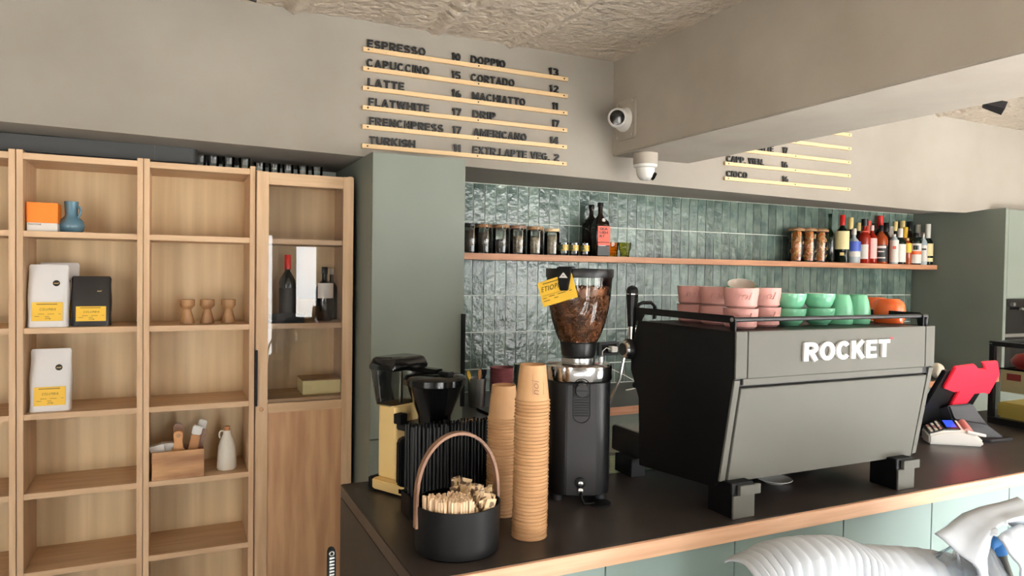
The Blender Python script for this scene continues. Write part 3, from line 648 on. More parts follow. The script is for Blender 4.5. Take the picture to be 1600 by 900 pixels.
part('lens', MB().lathe([(.035, .0255), (.034, .029), (.018, .0315)], 26).xf(cen), M['blackgloss'], hd)
t = thing('security_camera', 'white dome security camera under the end of the beam', 'security camera', (2.03, 2.80, 2.171))
part('mount_box', MB().lathe([(.058, -.0005), (.058, -.05), (.055, -.054)], 30), M['beam'], t, smooth=40)
part('base_ring', MB().lathe([(.057, -.0545), (.054, -.066), (.045, -.07)], 30), M['white'], t, smooth=40)
hd = part('head', MB().lathe([(.044, -.0705), (.043, -.09), (.036, -.112), (.022, -.126), (0, -.13)], 28), M['white'], t, smooth=60)
cen = Matrix.Translation((.018, -.01, -.098)) @ rot_to((.75, -.35, -.45)).to_4x4()
part('lens', MB().lathe([(.02, .006), (.02, .028), (.014, .030)], 22).xf(cen), M['blackgloss'], hd)
def spot(label, X, Y, ax):
    t = thing('spotlight', label, 'spotlight', (X, Y, CZ-.012)); Mr = Matrix.Translation((0, 0, -.07)) @ rot_to(ax).to_4x4()
    part('stem', MB().lathe([(.006, -.06), (.006, .012), (.02, .013), (.02, .018)], 12), M['black'], t)
    part('housing', MB().lathe([(.022, -.05), (.03, -.045), (.042, .05), (.04, .052), (.034, .04), (0, .035)], 6, cap=True).xf(Mr), M['charcoal'], t, smooth=20)
p_ = at(1553, 150, Z=2.6); spot('black angular spotlight on the ceiling right of the beam', p_.x, p_.y, (.55, -.6, -.3))
p_ = at(387, -62, Z=2.62); spot('black spotlight at the top edge above the bookcases', p_.x, p_.y, (-.2, .3, -.9))
# ---------------------------------------------------------------- tile shelf: jars, glasses, bottles
M['coffee'] = mat('ground_coffee', (44,26,18), .8, c2=(70,42,28), nscale=60, rnd=0); M['rice'] = mat('pale_contents', (226,210,186), .8, c2=(180,156,124), nscale=50); M['tea'] = mat('dried_tea', (196,172,146), .8, c2=(120,92,66), nscale=45)
def jar(label, u, Y, r, h, fill, lvl, lid=None, clamp=True, group='lidded jars on the wall shelf'):
    X = at(u, 380, Y=Y).x; t = thing('storage_jar', label, 'jar', (X, Y, SHZ), group=group)
    part('glass_body', MB().lathe([(0, .001), (r*.95, 0), (r, .004), (r, h*.84), (r*.93, h*.88), (r*.9, h*.88), (r*.95, h*.83), (r*.95, .008), (0, .006)], 24, cap=False), M['jarglass'], t, smooth=40)
    if fill: part('contents', MB().lathe([(r*.93, .009), (r*.93, h*lvl), (r*.6, h*lvl+.006)], 20), fill, t)
    part('lid', MB().lathe([(r*.94, h*.885), (r*1.0, h*.9), (r*1.0, h*.985), (r*.95, h)], 24), lid or M['egg'], t, smooth=40)
    if clamp: part('wire_clamp', MB().tube([(r*.2, -r*1.03, h*.97), (r*.25, -r*1.06, h*.85), (0, -r*1.07, h*.8), (-r*.25, -r*1.06, h*.85), (-r*.2, -r*1.03, h*.97)], .0018, 6), M['steel'], t)
jar('dark filled jar partly behind the tall cabinet, first on the shelf', 733, 3.40, .044, .152, M['coffee'], .75, M['capblack'])
jar('jar of dark coffee with wooden lid, second on the wall shelf', 755, 3.385, .044, .15, M['coffee'], .7)
jar('half filled jar with wooden lid, third on the wall shelf', 782, 3.385, .044, .152, M['coffee'], .45)
jar('jar with loose brown contents, fourth on the wall shelf', 809, 3.385, .044, .152, M['tea'], .6, M['handle'])
jar('jar with pale contents, fifth on the wall shelf', 836, 3.385, .044, .15, M['rice'], .6)
jar('jar with beige contents and pale lid beside the small glasses', 862, 3.385, .042, .143, M['rice'], .72, M['raillight'], False)
M['goldpat'] = mat('gold_patterned_glass', (216,178,70), .2, c2=(70,84,66), nscale=70, ramp=(.47,.53))
for k, (u, lb) in enumerate([(881, 'gold patterned small glass next to the last jar'), (897, 'gold patterned small glass, middle of three'), (914, 'gold patterned small glass in front of the dark bottles')]):
    X = at(u, 386, Y=3.36).x
    t = thing('shot_glass', lb, 'glass', (X, 3.36, SHZ), group='gold patterned glasses')
    part('glass_body', MB().lathe([(0, .001), (.022, 0), (.024, .01), (.026, .07), (.0245, .07), (.0225, .012), (0, .01)], 18, cap=False), M['jarglass'], t, smooth=45)
    part('pattern_band', MB().lathe([(.0253, .026), (.0263, .058)], 18, cap=False), M['goldpat'], t)
def bx(u, Y, v=395): return at(u, v, Y=Y).x
lathe_bottle('liqueur_bottle', 'tall dark square bottle behind the one with the orange label', (bx(923, 3.447), 3.447, SHZ), .292, .04, M['brownglass'], M['capblack'], .06, .0165, square=True, sh=.66, neck=.3, rz=R(20))
t = lathe_bottle('liqueur_bottle', 'tall dark square bottle with a bright orange label', (bx(937, 3.35), 3.35, SHZ), .296, .042, M['brownglass'], M['capblack'], .06, .0165, square=True, sh=.64, neck=.31, rz=R(-10))
yl = -.042
part('paper_label', MB().box(-.03, .042, yl-.0016, yl-.0004, .078, .165), M['labelred'], t); part('paper_label', MB().box(-.03, .042, yl-.0016, yl-.0004, .004, .056), M['dgrey'], t); part('paper_label', MB().box(-.03, .042, yl-.0016, yl-.0004, .06, .074), M['labelred'], t)
for k, s in enumerate(['SEA', 'UEH', 'RT']):
    m = text_mb(s, .014, .048 if k < 2 else .03, .0004, .03); m.xf(face_minus_y(-.02, yl-.0017, .143-k*.02)); part('lettering', m, M['ink'], t, smooth=0)
part('lettering', MB().lathe([(.009, 0), (.011, .008), (.007, .018), (0, .02)], 10, (.006, yl+.008, .19)), M['labelwhite'], t)
def tumbler(label, u, r, h, g):
    t = thing('tumbler', label, 'glass', (bx(u, 3.37), 3.37, SHZ), group='tinted tumblers')
    part('glass_body', MB().lathe([(0, .001), (r*.68, 0), (r*.72, .004), (r*.8, h*.45), (r*.92, h*.47), (r, h), (r*.95, h), (r*.85, h*.5), (r*.64, .01), (0, .01)], 10, cap=False), g, t, smooth=30)
tumbler('amber faceted tumbler beside the orange labelled bottle', 958, .03, .08, M['amberglass']); tumbler('olive faceted tumbler right of the amber one', 976, .036, .082, M['oliveglass'])
# dried orange jars
M['slice'] = mat('dried_orange', (252,150,48), .5, c2=(228,104,26), nscale=40, rnd=0); M['rind'] = mat('orange_rind', (252,204,120), .5)
for k, (u, Y, lb) in enumerate([(1244, 3.40, 'jar of dried orange slices, left of three'), (1263, 3.37, 'jar of dried orange slices, middle of three'), (1281, 3.37, 'jar of dried orange slices next to the green bottle')]):
    X = at(u, 380, Y=Y).x; r, h = .052, .22
    t = thing('storage_jar', lb, 'jar', (X, Y, SHZ), group='jars of dried orange slices')
    part('glass_body', MB().lathe([(0, .001), (r*.95, 0), (r, .004), (r, h*.86), (r*.93, h*.9), (r*.9, h*.9), (r*.96, h*.85), (r*.96, .006), (0, .005)], 24, cap=False), M['jarglass'], t, smooth=40)
    part('lid', MB().lathe([(r*.95, h*.905), (r*1.02, h*.92), (r*1.02, h*.965), (r*.8, h*.985), (r*.78, h)], 24), M['egg'], t, smooth=40)
    sl = MB(); rn = MB(); random.seed(20+k)
    for q in range(34):
        a = R(-170+160*random.random()); z = .03+.15*random.random(); rr = .02+.006*random.random()
        tl = Matrix.Translation((math.cos(a)*r*.66, math.sin(a)*r*.66, z)) @ Matrix.Rotation(a+math.pi/2, 4, 'Z') @ Matrix.Rotation(R(random.uniform(-35, 35)), 4, 'X') @ Matrix.Rotation(R(random.uniform(-30, 30)), 4, 'Z')
        sl.add([tuple(tl @ Vector(p)) for p in MB().lathe([(rr, -.001), (rr, .001)], 12, axis='y').v], MB().lathe([(rr, -.001), (rr, .001)], 12, axis='y').f)
        tb = MB().tube([(rr*math.cos(i*math.pi/6), 0, rr*math.sin(i*math.pi/6)) for i in range(12)], .0022, 5, True)
        rn.add([tuple(tl @ Vector(p)) for p in tb.v], tb.f)
    sl.lathe([(r*.62, .01), (r*.62, h*.8)], 16)
    c_ = part('orange_slices', sl, M['slice'], t, kind='stuff'); part('rinds', rn, M['rind'], c_, kind='stuff')
# spirits
def sp(label, u, Y, vtop, r, glass, cap, **kw):
    X = bx(u, Y); h = at(u, vtop, Y=Y).z - SHZ
    return lathe_bottle('spirit_bottle', label, (X, Y, SHZ), h, r, glass, cap, group='spirit bottles on the wall shelf', rz=R(-48), **kw)
F1, F2, F3 = 3.345, 3.395, 3.45
sp('empty green glass bottle beside the dried orange jars', 1295.8, 3.3800, 334, 0.0347, M['greenglass'], M['greenglass'], cap_h=.05, sh=.55)
sp('black whiskey bottle with large cream label and red cap', 1315.1, 3.3531, 336, 0.0488, M['darkgreenglass'], M['capred'], cap_h=.2, label_m=M['labelcream'], lz=(.28, .66), lang=120, sh=.62, neck=.28, stripe=[(M['gold'], .15, .21, 30)])
sp('back row bottle with tall gold cap behind the clear bottle', 1328.0, 3.4250, 340, 0.0360, M['brownglass'], M['capgold'], cap_h=.24, cap_r=.018, label_m=M['labelcream'])
sp('clear spirit bottle with blue and white label', 1333.8, 3.3376, 357, 0.0420, M['clearliq'], M['capwhite'], cap_h=.16, label_m=M['labelblue'], lz=(.34, .62), sh=.6, stripe=[(M['labelwhite'], .18, .32, 130)])
sp('back row bottle with short cream cap and brown glass', 1340.5, 3.4435, 348, 0.0360, M['brownglass'], M['capgold'], cap_h=.18, cap_r=.015)
sp('amber red bottle with black cap and pale figure label', 1349.9, 3.3557, 342, 0.0399, M['redliq'], M['capblack'], cap_h=.14, cap_r=.022, label_m=M['labelwhite'], lz=(.1, .42), lang=70, sh=.62, stripe=[(M['labelred'], .7, .72, 60)])
sp('bottle with red and white neck band behind the pink labelled one', 1355.5, 3.4399, 345, 0.0330, M['redliq'], M['labelred'], cap_h=.3, cap_r=.019, sh=.52)
sp('rose spirit bottle with tall white and pink label', 1361.6, 3.3650, 352, 0.0358, M['redliq'], M['labelpink'], cap_h=.12, label_m=M['labelpink'], lz=(.13, .66), lang=120, sh=.68)
sp('slim dark bottle with pale rim behind the rose bottle', 1363.9, 3.4522, 349, 0.0294, M['brownglass'], M['capblack'], cap_h=.1)
sp('tall dark bottle with bright red cap in the back row', 1373.9, 3.4600, 337, 0.0372, M['brownglass'], M['capred'], cap_h=.24, cap_r=.021)
sp('square whiskey bottle with black label and white print', 1376.0, 3.3568, 352, 0.0443, M['amberliq'], M['capblack'], cap_h=.14, label_m=M['labelblack'], lz=(.05, .48), lang=130, sh=.68, stripe=[(M['labelwhite'], .4, .46, 80), (M['labelwhite'], .3, .33, 50), (M['labelwhite'], .14, .17, 70)])
sp('dark bottle with black cap between the red and white caps', 1383.9, 3.3928, 348, 0.0321, M['brownglass'], M['capblack'], cap_h=.2, cap_r=.019, label_m=M['labelblack'])
sp('bottle with broad white cap and red emblem label', 1390.8, 3.4222, 354, 0.0342, M['amberliq'], M['capwhite'], cap_h=.26, cap_r=.019, label_m=M['labelwhite'], lang=110, lz=(.02, .5))
sp('back row bottle with rounded gold cap near the white caps', 1397.8, 3.4404, 346, 0.0340, M['darkgreenglass'], M['capgold'], cap_h=.2, cap_r=.016)
sp('front row bottle with large white label above a red stamp', 1396.6, 3.3300, 366, 0.0287, M['clearliq'], M['labelwhite'], cap_h=.1, label_m=M['labelwhite'], lz=(.06, .8), lang=150, sh=.8, stripe=[(M['labelred'], .5, .6, 40)])
sp('green bottle with white cap and pale grey label', 1405.6, 3.3443, 357, 0.0400, M['darkgreenglass'], M['capwhite'], cap_h=.24, cap_r=.018, label_m=M['labelwhite'], lz=(.06, .56), lang=130, sh=.64)
sp('back row bottle with gold cap left of the yellow capped one', 1409.3, 3.4600, 345, 0.0331, M['brownglass'], M['capgold'], cap_h=.2, cap_r=.016)
sp('amber bottle with yellow cap and small yellow label', 1413.6, 3.4032, 355, 0.0330, M['amberliq'], M['yellow'], cap_h=.28, cap_r=.017)
sp('small brown bottle with yellow label between two white labels', 1418.0, 3.3435, 372, 0.0240, M['amberliq'], M['capgold'], cap_h=.1, label_m=M['yellow'], lz=(.45, .8), sh=.78)
sp('back row bottle with dark blue cap', 1420.1, 3.4600, 346, 0.0329, M['brownglass'], M['capblack'], cap_h=.2, cap_r=.018)
sp('dark green flat bottle with white and orange square label', 1430.2, 3.3300, 364, 0.0398, M['darkgreenglass'], M['capblack'], cap_h=.12, cap_r=.02, label_m=M['labelwhite'], lz=(.04, .66), lang=120, sh=.76, stripe=[(M['labelorange'], .32, .42, 116), (M['darkgreenglass'], .46, .6, 50)])
sp('back row bottle with white cap behind the flat green bottle', 1433.7, 3.4311, 351, 0.0277, M['brownglass'], M['capwhite'], cap_h=.3, cap_r=.017)
sp('small slim bottle with white label near the shelf end', 1442.0, 3.3300, 363, 0.0279, M['clearliq'], M['steel'], cap_h=.12, label_m=M['labelwhite'], lz=(.1, .6), sh=.7, stripe=[(M['ink'], .45, .5, 70)])
sp('last bottle on the shelf with white cap and cream label', 1449.0, 3.3470, 350, 0.0355, M['darkgreenglass'], M['capwhite'], cap_h=.34, cap_r=.018, label_m=M['labelcream'], lz=(.22, .52), lang=150, sh=.56, stripe=[(M['labelcream'], .08, .17, 130)])
# ---------------------------------------------------------------- outlet
t = thing('power_outlet', 'black wall socket on the tiles with a white plug', 'outlet', (2.288, TY-.0122, 1.16))
part('plate', MB().box(-.07, .07, -.012, 0, -.04, .04), M['blacksat'], t, bevel=.003); part('insert', MB().box(-.05, .05, -.014, -.0125, -.026, .026), M['blackgloss'], t)
t = thing('charger', 'white plug with a thin white cable hanging from the socket', 'charger', (2.288, TY-.027, 1.16))
part('plug', MB().box(-.012, .03, -.045, 0, -.016, .016), M['white'], t, bevel=.004)
part('cable', MB().tube([(-.012, -.03, 0), (-.05, -.045, .012), (-.085, -.06, -.005), (-.1, -.08, -.06), (-.06, -.12, -.1), (-.0, -.15, -.13), (.06, -.2, -.17), (.055, -.22, -.193), (.0, -.24, -.1955), (-.06, -.26, -.1955)], .003, 6), M['white'], t)
# ---------------------------------------------------------------- espresso machine
MX0, MX1 = 1.352, 2.168
t = thing('espresso_machine', 'black and grey two group espresso machine on the bar', 'espresso machine', (MX0, 1.45, CT), world=True)
EM = t
side = [(1.452, 1.448), (1.452, 1.318), (1.456, 1.306), (1.505, 1.032), (1.52, 1.012), (1.87, .985), (1.88, 1.2), (1.925, 1.285), (1.925, 1.36), (1.89, 1.448)]
for xa, xb in ((MX0, MX0+.012), (MX1-.012, MX1)): part('side_panel', MB().prism(side, 'x', xa, xb), M['black'], t, bevel=.002)
core = [(1.475, 1.44), (1.475, 1.318), (1.48, 1.306), (1.525, 1.04), (1.54, 1.02), (1.86, 1.0), (1.87, 1.2), (1.91, 1.285), (1.91, 1.36), (1.88, 1.44)]
part('body', MB().prism(core, 'x', MX0+.0125, MX1-.0125), M['black'], t)
def slab(xa, xb, p0, p1, th):  # sheet between two (y,z) points, facing -Y
    (y0, z0), (y1, z1) = p0, p1; d = Vector((y1-y0, z1-z0)).normalized(); n = Vector((-d.y, d.x))
    if n.x > 0: n = -n
    return MB().prism([(y0, z0), (y1, z1), (y1+n.x*th, z1+n.y*th), (y0+n.x*th, z0+n.y*th)], 'x', xa, xb)
part('corner_strip', slab(MX0, MX0+.040, (1.4515, 1.448), (1.4515, 1.322), .006), M['mgrey'], t, bevel=.001)
part('upper_panel', slab(MX0+.043, MX1-.046, (1.4735, 1.448), (1.4735, 1.322), .028), M['mgrey'], t, bevel=.001, label='brushed grey upper back panel with white lettering')
part('corner_strip', slab(MX1-.043, MX1, (1.4515, 1.448), (1.4515, 1.322), .006), M['mgrey'], t, bevel=.001)
part('shadow_gap', MB().box(MX0+.013, MX1-.013, 1.455, 1.474, 1.30, 1.3215), M['black'], t)
part('ledge', MB().box(MX0+.03, MX1-.05, 1.449, 1.4545, 1.303, 1.3205), M['mgrey'], t, bevel=.001)
part('side_strip', slab(MX0, MX0+.020, (1.4555, 1.318), (1.5055, 1.034), .007), M['mgrey'], t, bevel=.001)
part('side_strip', slab(MX1-.020, MX1, (1.4555, 1.318), (1.5055, 1.034), .007), M['mgrey'], t, bevel=.001)
part('lower_panel', slab(MX0+.026, MX1-.026, (1.4785, 1.298), (1.5235, 1.032), .027), M['mgrey'], t, bevel=.0015, label='large grey lower back panel leaning inwards')
up = [c for c in t.children if c.name.startswith('upper_panel')][0]
yl = 1.4735-.028
xl0 = at(1254, 548, Y=yl).x; xl1 = at(1387, 548, Y=yl).x
m = block_text('ROCKET', .052, xl1-xl0, .007, 1.15, .09); zz = at(1320, 566, Y=yl).z
m.xf(face_minus_y(xl0, yl-.0005, 1.3605)); part('lettering', m, M['white'], up, smooth=0, label='white raised letters')
m = text_mb('TM', .006, .012, .001, .02); m.xf(face_minus_y(xl1+.008, yl-.0005, 1.412)); part('lettering', m, M['red'], up, smooth=0)
for fx in (MX0-.002, MX1-.155):
    f = part('foot', MB().box(fx+.012, fx+.090, 1.462, 1.555, CT+.0005, 1.035), M['black'], t, bevel=.002)
    part('foot_cap', MB().box(fx+.013, fx+.089, 1.455, 1.4615, CT+.001, 1.003), M['mgrey'], f, bevel=.001); part('foot_clip', MB().box(fx+.032, fx+.106, 1.450, 1.4615, 1.0035, 1.03), M['mgrey'], f, bevel=.001)
for fx in (MX0-.015, MX1-.05):
    f = part('foot', MB().box(fx, fx+.055, 1.895, 1.985, CT+.0005, 1.0), M['black'], t, bevel=.002)
    part('foot_cap', MB().box(fx+.001, fx+.054, 1.889, 1.8945, CT+.001, .999), M['charcoal'], f, bevel=.001)
part('drip_tray', MB().box(MX0+.02, MX1-.02, 1.89, 2.06, .992, 1.075), M['blacksat'], t, bevel=.004)
part('drip_grid', MB().box(MX0+.03, MX1-.03, 1.9, 2.05, 1.0755, 1.079), M['steel'], t)
part('cup_tray', MB().box(MX0+.0125, MX1-.0125, 1.47, 1.89, 1.4405, 1.447), M['black'], t)
# cup rail
part('side_rail', MB().prism([(1.452, 1.4485), (1.470, 1.4485), (1.474, 1.470), (1.86, 1.470), (1.875, 1.4485), (1.905, 1.4485), (1.905, 1.49), (1.465, 1.490), (1.452, 1.482)], 'x', MX0, MX0+.006), M['black'], t, bevel=.001)
part('side_rail', MB().prism([(1.452, 1.4485), (1.470, 1.4485), (1.474, 1.470), (1.86, 1.470), (1.875, 1.4485), (1.905, 1.4485), (1.905, 1.49), (1.465, 1.490), (1.452, 1.482)], 'x', MX1-.05, MX1-.044), M['black'], t, bevel=.001)
part('front_rail', MB().tube([(MX0+.006, 1.462, 1.4795), (MX1-.05, 1.462, 1.4795)], .0065, 10), M['charcoal'], t)
part('rail_screw', MB().lathe([(.006, 0), (.006, -.002), (.003, -.004)], 12, (MX0, 1.463, 1.4795), 'x'), M['steel'], t)
part('rail_end', MB().tube([(MX1-.044, 1.462, 1.4795), (MX1-.02, 1.462, 1.4795), (MX1-.012, 1.468, 1.472), (MX1-.012, 1.47, 1.4485)], .006, 10), M['charcoal'], t)
# group lever on the barista side
gx, gy = MX0-.004, 1.935
g = part('group_head', MB().lathe([(.03, -.012), (.034, 0), (.034, .07), (.03, .075)], 26, (gx, gy, 1.352), 'x'), M['blacksat'], t, smooth=40)
part('dial', MB().lathe([(.03, -.0125), (.028, -.02), (.018, -.022)], 26, (gx, gy, 1.352), 'x'), M['chrome'], g, smooth=40)
part('dial_face', MB().lathe([(.02, -.0221), (.02, -.0235)], 26, (gx, gy, 1.352), 'x'), M['blackgloss'], g)
part('lever_collar', MB().lathe([(.011, 1.385), (.0125, 1.425)], 16, (gx+.012, gy, 0)), M['chrome'], g)
part('lever_handle', MB().lathe([(.0125, 1.425), (.0135, 1.44), (.017, 1.485), (.0195, 1.525), (.0195, 1.53)], 20, (gx+.012, gy, 0)), M['blacksat'], g, smooth=50)
part('lever_band', MB().lathe([(.0198, 1.5305), (.0198, 1.5335)], 20, (gx+.012, gy, 0)), M['chrome'], g)
part('lever_top', MB().lathe([(.0195, 1.534), (.0195, 1.543), (.016, 1.553), (.008, 1.558), (0, 1.56)], 20, (gx+.012, gy, 0)), M['blacksat'], g, smooth=60)
part('steam_wand', MB().tube([(gx-.0, gy+.02, 1.33), (gx-.01, gy+.03, 1.25), (gx-.03, gy+.06, 1.17), (gx-.045, gy+.08, 1.115)], .0055, 8), M['chrome'], t)
part('wand_tip', MB().lathe([(.009, 0), (.009, .018), (.006, .02)], 12, (gx-.046, gy+.082, 1.097)), M['blacksat'], t)
part('grab_handle', MB().tube([(MX0+.03, 1.935, 1.43), (MX0+.03, 1.935, 1.485), (MX0+.036, 1.935, 1.498), (MX0+.05, 1.935, 1.503), (MX0+.085, 1.935, 1.503), (MX0+.1, 1.935, 1.49), (MX0+.1, 1.935, 1.449)], .006, 8), M['charcoal'], t, smooth=60)
part('rear_housing', MB().prism([(1.893, 1.3), (1.94, 1.3), (1.955, 1.42), (1.945, 1.44), (1.893, 1.447)], 'x', MX0+.05, MX1-.05), M['black'], t, bevel=.003)
for gx2 in (MX0+.2, MX1-.25):
    g = part('group_head', MB().lathe([(.035, 1.21), (.035, 1.3)], 22, (gx2, 1.98, 0)), M['chrome'], t); part('portafilter', MB().tube([(gx2, 2.02, 1.2), (gx2, 2.13, 1.19), (gx2, 2.18, 1.185)], [.012, .015, .012], 10), M['black'], g)
part('knob', MB().lathe([(.0, 1.452), (.022, 1.455), (.024, 1.49), (.02, 1.503), (0, 1.508)], 18, (1.95, 1.84, 0)), M['blackgloss'], t, smooth=60)
# ---------------------------------------------------------------- cups on the machine
CZT = 1.4475
def cup_mesh(parent, r, h, m_out, m_in, text=None, rb=.72):
    part('cup_body', MB().lathe([(0, .002), (r*rb*.92, 0), (r*rb, .004), (r*(rb+.07), h*.1), (r*(rb*.4+.575), h*.3), (r*.985, h*.75), (r, h), (r*.965, h)], 36, cap=False), m_out, parent, smooth=50)
    part('inner_glaze', MB().lathe([(r*.965, h), (r*.94, h*.7), (r*(rb*.4+.575)*.94, h*.3), (r*rb*.85, h*.14), (0, h*.12)], 36, cap=False), m_in, parent, smooth=50)
    if text:
        m = text_mb(text, h*.36, r*.98, .0026, .02, .35)
        rr = r*.985; vs = []
        for (x, y, z) in m.v:
            a = R(-90) + (x-r*.46)/rr; q = rr-.0005+z+ (0.002*(y/h)); vs.append((q*math.cos(a), q*math.sin(a), h*.42+y))
        m.v = vs; part('embossed_word', m, m_out, parent, smooth=0)
cols = [('pink', 1081, 1.80, 1.50), ('pink', 1117, 1.70, 1.5), ('pink', 1157, 1.552, 1.5), ('pink', 1193, 1.60, 1.5)]
pinkn = ['farthest left pink', 'second pink', 'nearest pink', 'rightmost pink']
for k, (c_, u, Y, _) in enumerate(cols):
    X = at(u, 500, Y=Y).x
    for lv in range(2):
        t = thing('coffee_cup', '%s coffee cup with embossed word, %s layer' % (pinkn[k], ['bottom', 'top'][lv]), 'cup', (X, Y, CZT+.0005+lv*.0575), R(-40+k*3), 'pink cups on the espresso machine')
        cup_mesh(t, .049 if k > 1 else .047, .057, M['pink'], M['inner'], 'noi', .84)
# tilted mint cup lying on top
X = at(1160, 440, Y=1.64).x
qc = at(1159, 444, Y=1.60); rt = Matrix.Rotation(R(-13), 3, 'Y') @ Matrix.Rotation(R(20), 3, 'X'); bs = qc-(rt @ Vector((0, 0, .046)))
t = thing('coffee_cup', 'mint cup with beige inside lying tilted on the pink cups', 'cup', tuple(bs)); t.rotation_euler = rt.to_euler()
cup_mesh(t, .042, .046, M['mint'], M['inner'], None, .62)
for k, (u, Y, nm) in enumerate([(1234, 1.60, 'left'), (1279, 1.60, 'right')]):
    X = at(u, 490, Y=Y).x
    for lv in range(2):
        t = thing('coffee_cup', 'wide mint green cup of the %s pair, %s one' % (nm, ['lower', 'upper'][lv]), 'cup', (X, Y, CZT+.0005+lv*.048), 0, 'mint cups on the espresso machine')
        cup_mesh(t, .048, .052 if lv == 0 else .050, M['mint'], M['inner'], None, .62)
for k, (u, Y, nm) in enumerate([(1313, 1.60, 'left'), (1340, 1.60, 'right')]):
    X = at(u, 490, Y=Y).x; r = .039
    t = thing('coffee_cup', 'mint green egg shaped cup turned upside down, %s one' % nm, 'cup', (X, Y, CZT+.0005), 0, 'upturned mint cups')
    part('cup_body', MB().lathe([(r*.93, 0), (r*.99, .012), (r, .03), (r*.95, .05), (r*.84, .072), (r*.70, .09), (r*.62, .094), (r*.55, .0945), (r*.5, .090), (0, .09)], 32, cap=False), M['mint'], t, smooth=50)
for k, (u, Y, lb) in enumerate([(1366, 1.72, 'orange cup mostly hidden behind the front orange cup'), (1389, 1.60, 'round orange cup upside down at the end of the row')]):
    X = at(u, 490, Y=Y).x; r = .050
    t = thing('coffee_cup', lb, 'cup', (X, Y, CZT+.0005), 0, 'orange cups on the espresso machine')
    part('cup_body', MB().lathe([(r*.86, 0), (r*.95, .012), (r, .035), (r*.96, .058), (r*.84, .071), (r*.66, .076), (r*.64, .079), (r*.56, .079), (r*.52, .076), (0, .076)], 34, cap=False), M['orangec'], t, smooth=50)
# ---------------------------------------------------------------- grinder
GY = 1.825; GX = at(901, 700, Y=GY).x
t = thing('coffee_grinder', 'tall black coffee grinder with a clear hopper full of beans', 'grinder', (GX, GY, CT), R(-24))
def rsq(r, z, k=.62, n=40): return [(r*math.copysign(abs(math.cos(a))**k, math.cos(a)), r*math.copysign(abs(math.sin(a))**k, math.sin(a)), z) for a in [2*math.pi*i/n+.01 for i in range(n)]]
part('body', MB().loft([rsq(.088, .018), rsq(.0935, .022), rsq(.0935, .343), rsq(.09, .346)]), M['blacksat'], t, smooth=40)
bp = part('back_plate', MB().box(-.044, .044, -.0985, -.086, .022, .343), M['charcoal'], t, bevel=.004, label='flat dark grey back plate')
for k in range(11): part('vent_slot', MB().box(-.021, .021, -.1005, -.0986, .25+.0075*k, .2535+.0075*k), M['black'], bp)
part('vent_frame', MB().tube([(.0245*math.cos(a), -.0985, (.332 if math.sin(a) > 0 else .256) + .0245*math.sin(a)) for a in [2*math.pi*i/28 for i in range(28)]], .0014, 6, True), M['black'], bp)
kn = part('knob', MB().lathe([(.02, 0), (.02, -.012), (.018, -.014)], 26, (0, -.0985, .325), 'y'), M['charcoal'], bp, smooth=40)
part('knob_line', MB().box(-.019, .019, -.1135, -.1127, .324, .3265), M['black'], kn)
part('power_socket', MB().lathe([(.015, 0), (.015, -.006), (.011, -.007)], 22, (0, -.0985, .06), 'y'), M['black'], bp); part('socket_pin', MB().lathe([(.007, 0), (.007, -.005), (.004, -.006)], 16, (0, -.1055, .06), 'y'), M['steel'], bp)
part('cable_gland', MB().lathe([(.008, 0), (.008, -.006), (.004, -.008)], 14, (0, -.0985, .038), 'y'), M['steel'], bp)
for k in range(4): part('foot', MB().lathe([(.013, 0.0005), (.013, .0175)], 14, (.062*(-1 if k % 2 else 1), .062*(-1 if k < 2 else 1), 0)), M['dgrey'], t)
part('power_cord', MB().tube([(.002, -.102, .036), (.002, -.115, .02), (.01, -.12, .006), (.04, -.11, .005)], .004, 8), M['black'], t)
part('cord_grommet', MB().lathe([(.034, .0005), (.034, .005), (.03, .006)], 24, (.055, -.1, 0)), M['black'], t)
part('chrome_collar', MB().loft([rsq(.097, .3465, .75), rsq(.0985, .349, .75), rsq(.0985, .388, .75), rsq(.093, .393, .75), rsq(.085, .395, .75)]), M['chrome'], t, smooth=40)
part('top_plate', MB().lathe([(.05, .3955), (.05, .408), (.044, .411)], 28), M['steel'], t)
part('adjust_knob', MB().lathe([(.008, .3955), (.008, .412), (.006, .414)], 14, (.066, -.02, 0)), M['steel'], t)
part('hopper_neck', MB().lathe([(.047, .4115), (.050, .416), (.053, .44), (.055, .452), (.05, .453)], 32), M['blacksat'], t, smooth=40)
hp = [(.055, .4535), (.066, .475), (.0785, .51), (.088, .55), (.0945, .60), (.0972, .634), (.098, .65)]
part('hopper_glass', MB().lathe(hp, 40, cap=False), M['jarglass'], t, smooth=60)
lid = part('hopper_lid', MB().lathe([(.099, .645), (.1005, .648), (.1005, .668), (.099, .671), (.03, .672)], 44), M['blacksat'], t, smooth=40)
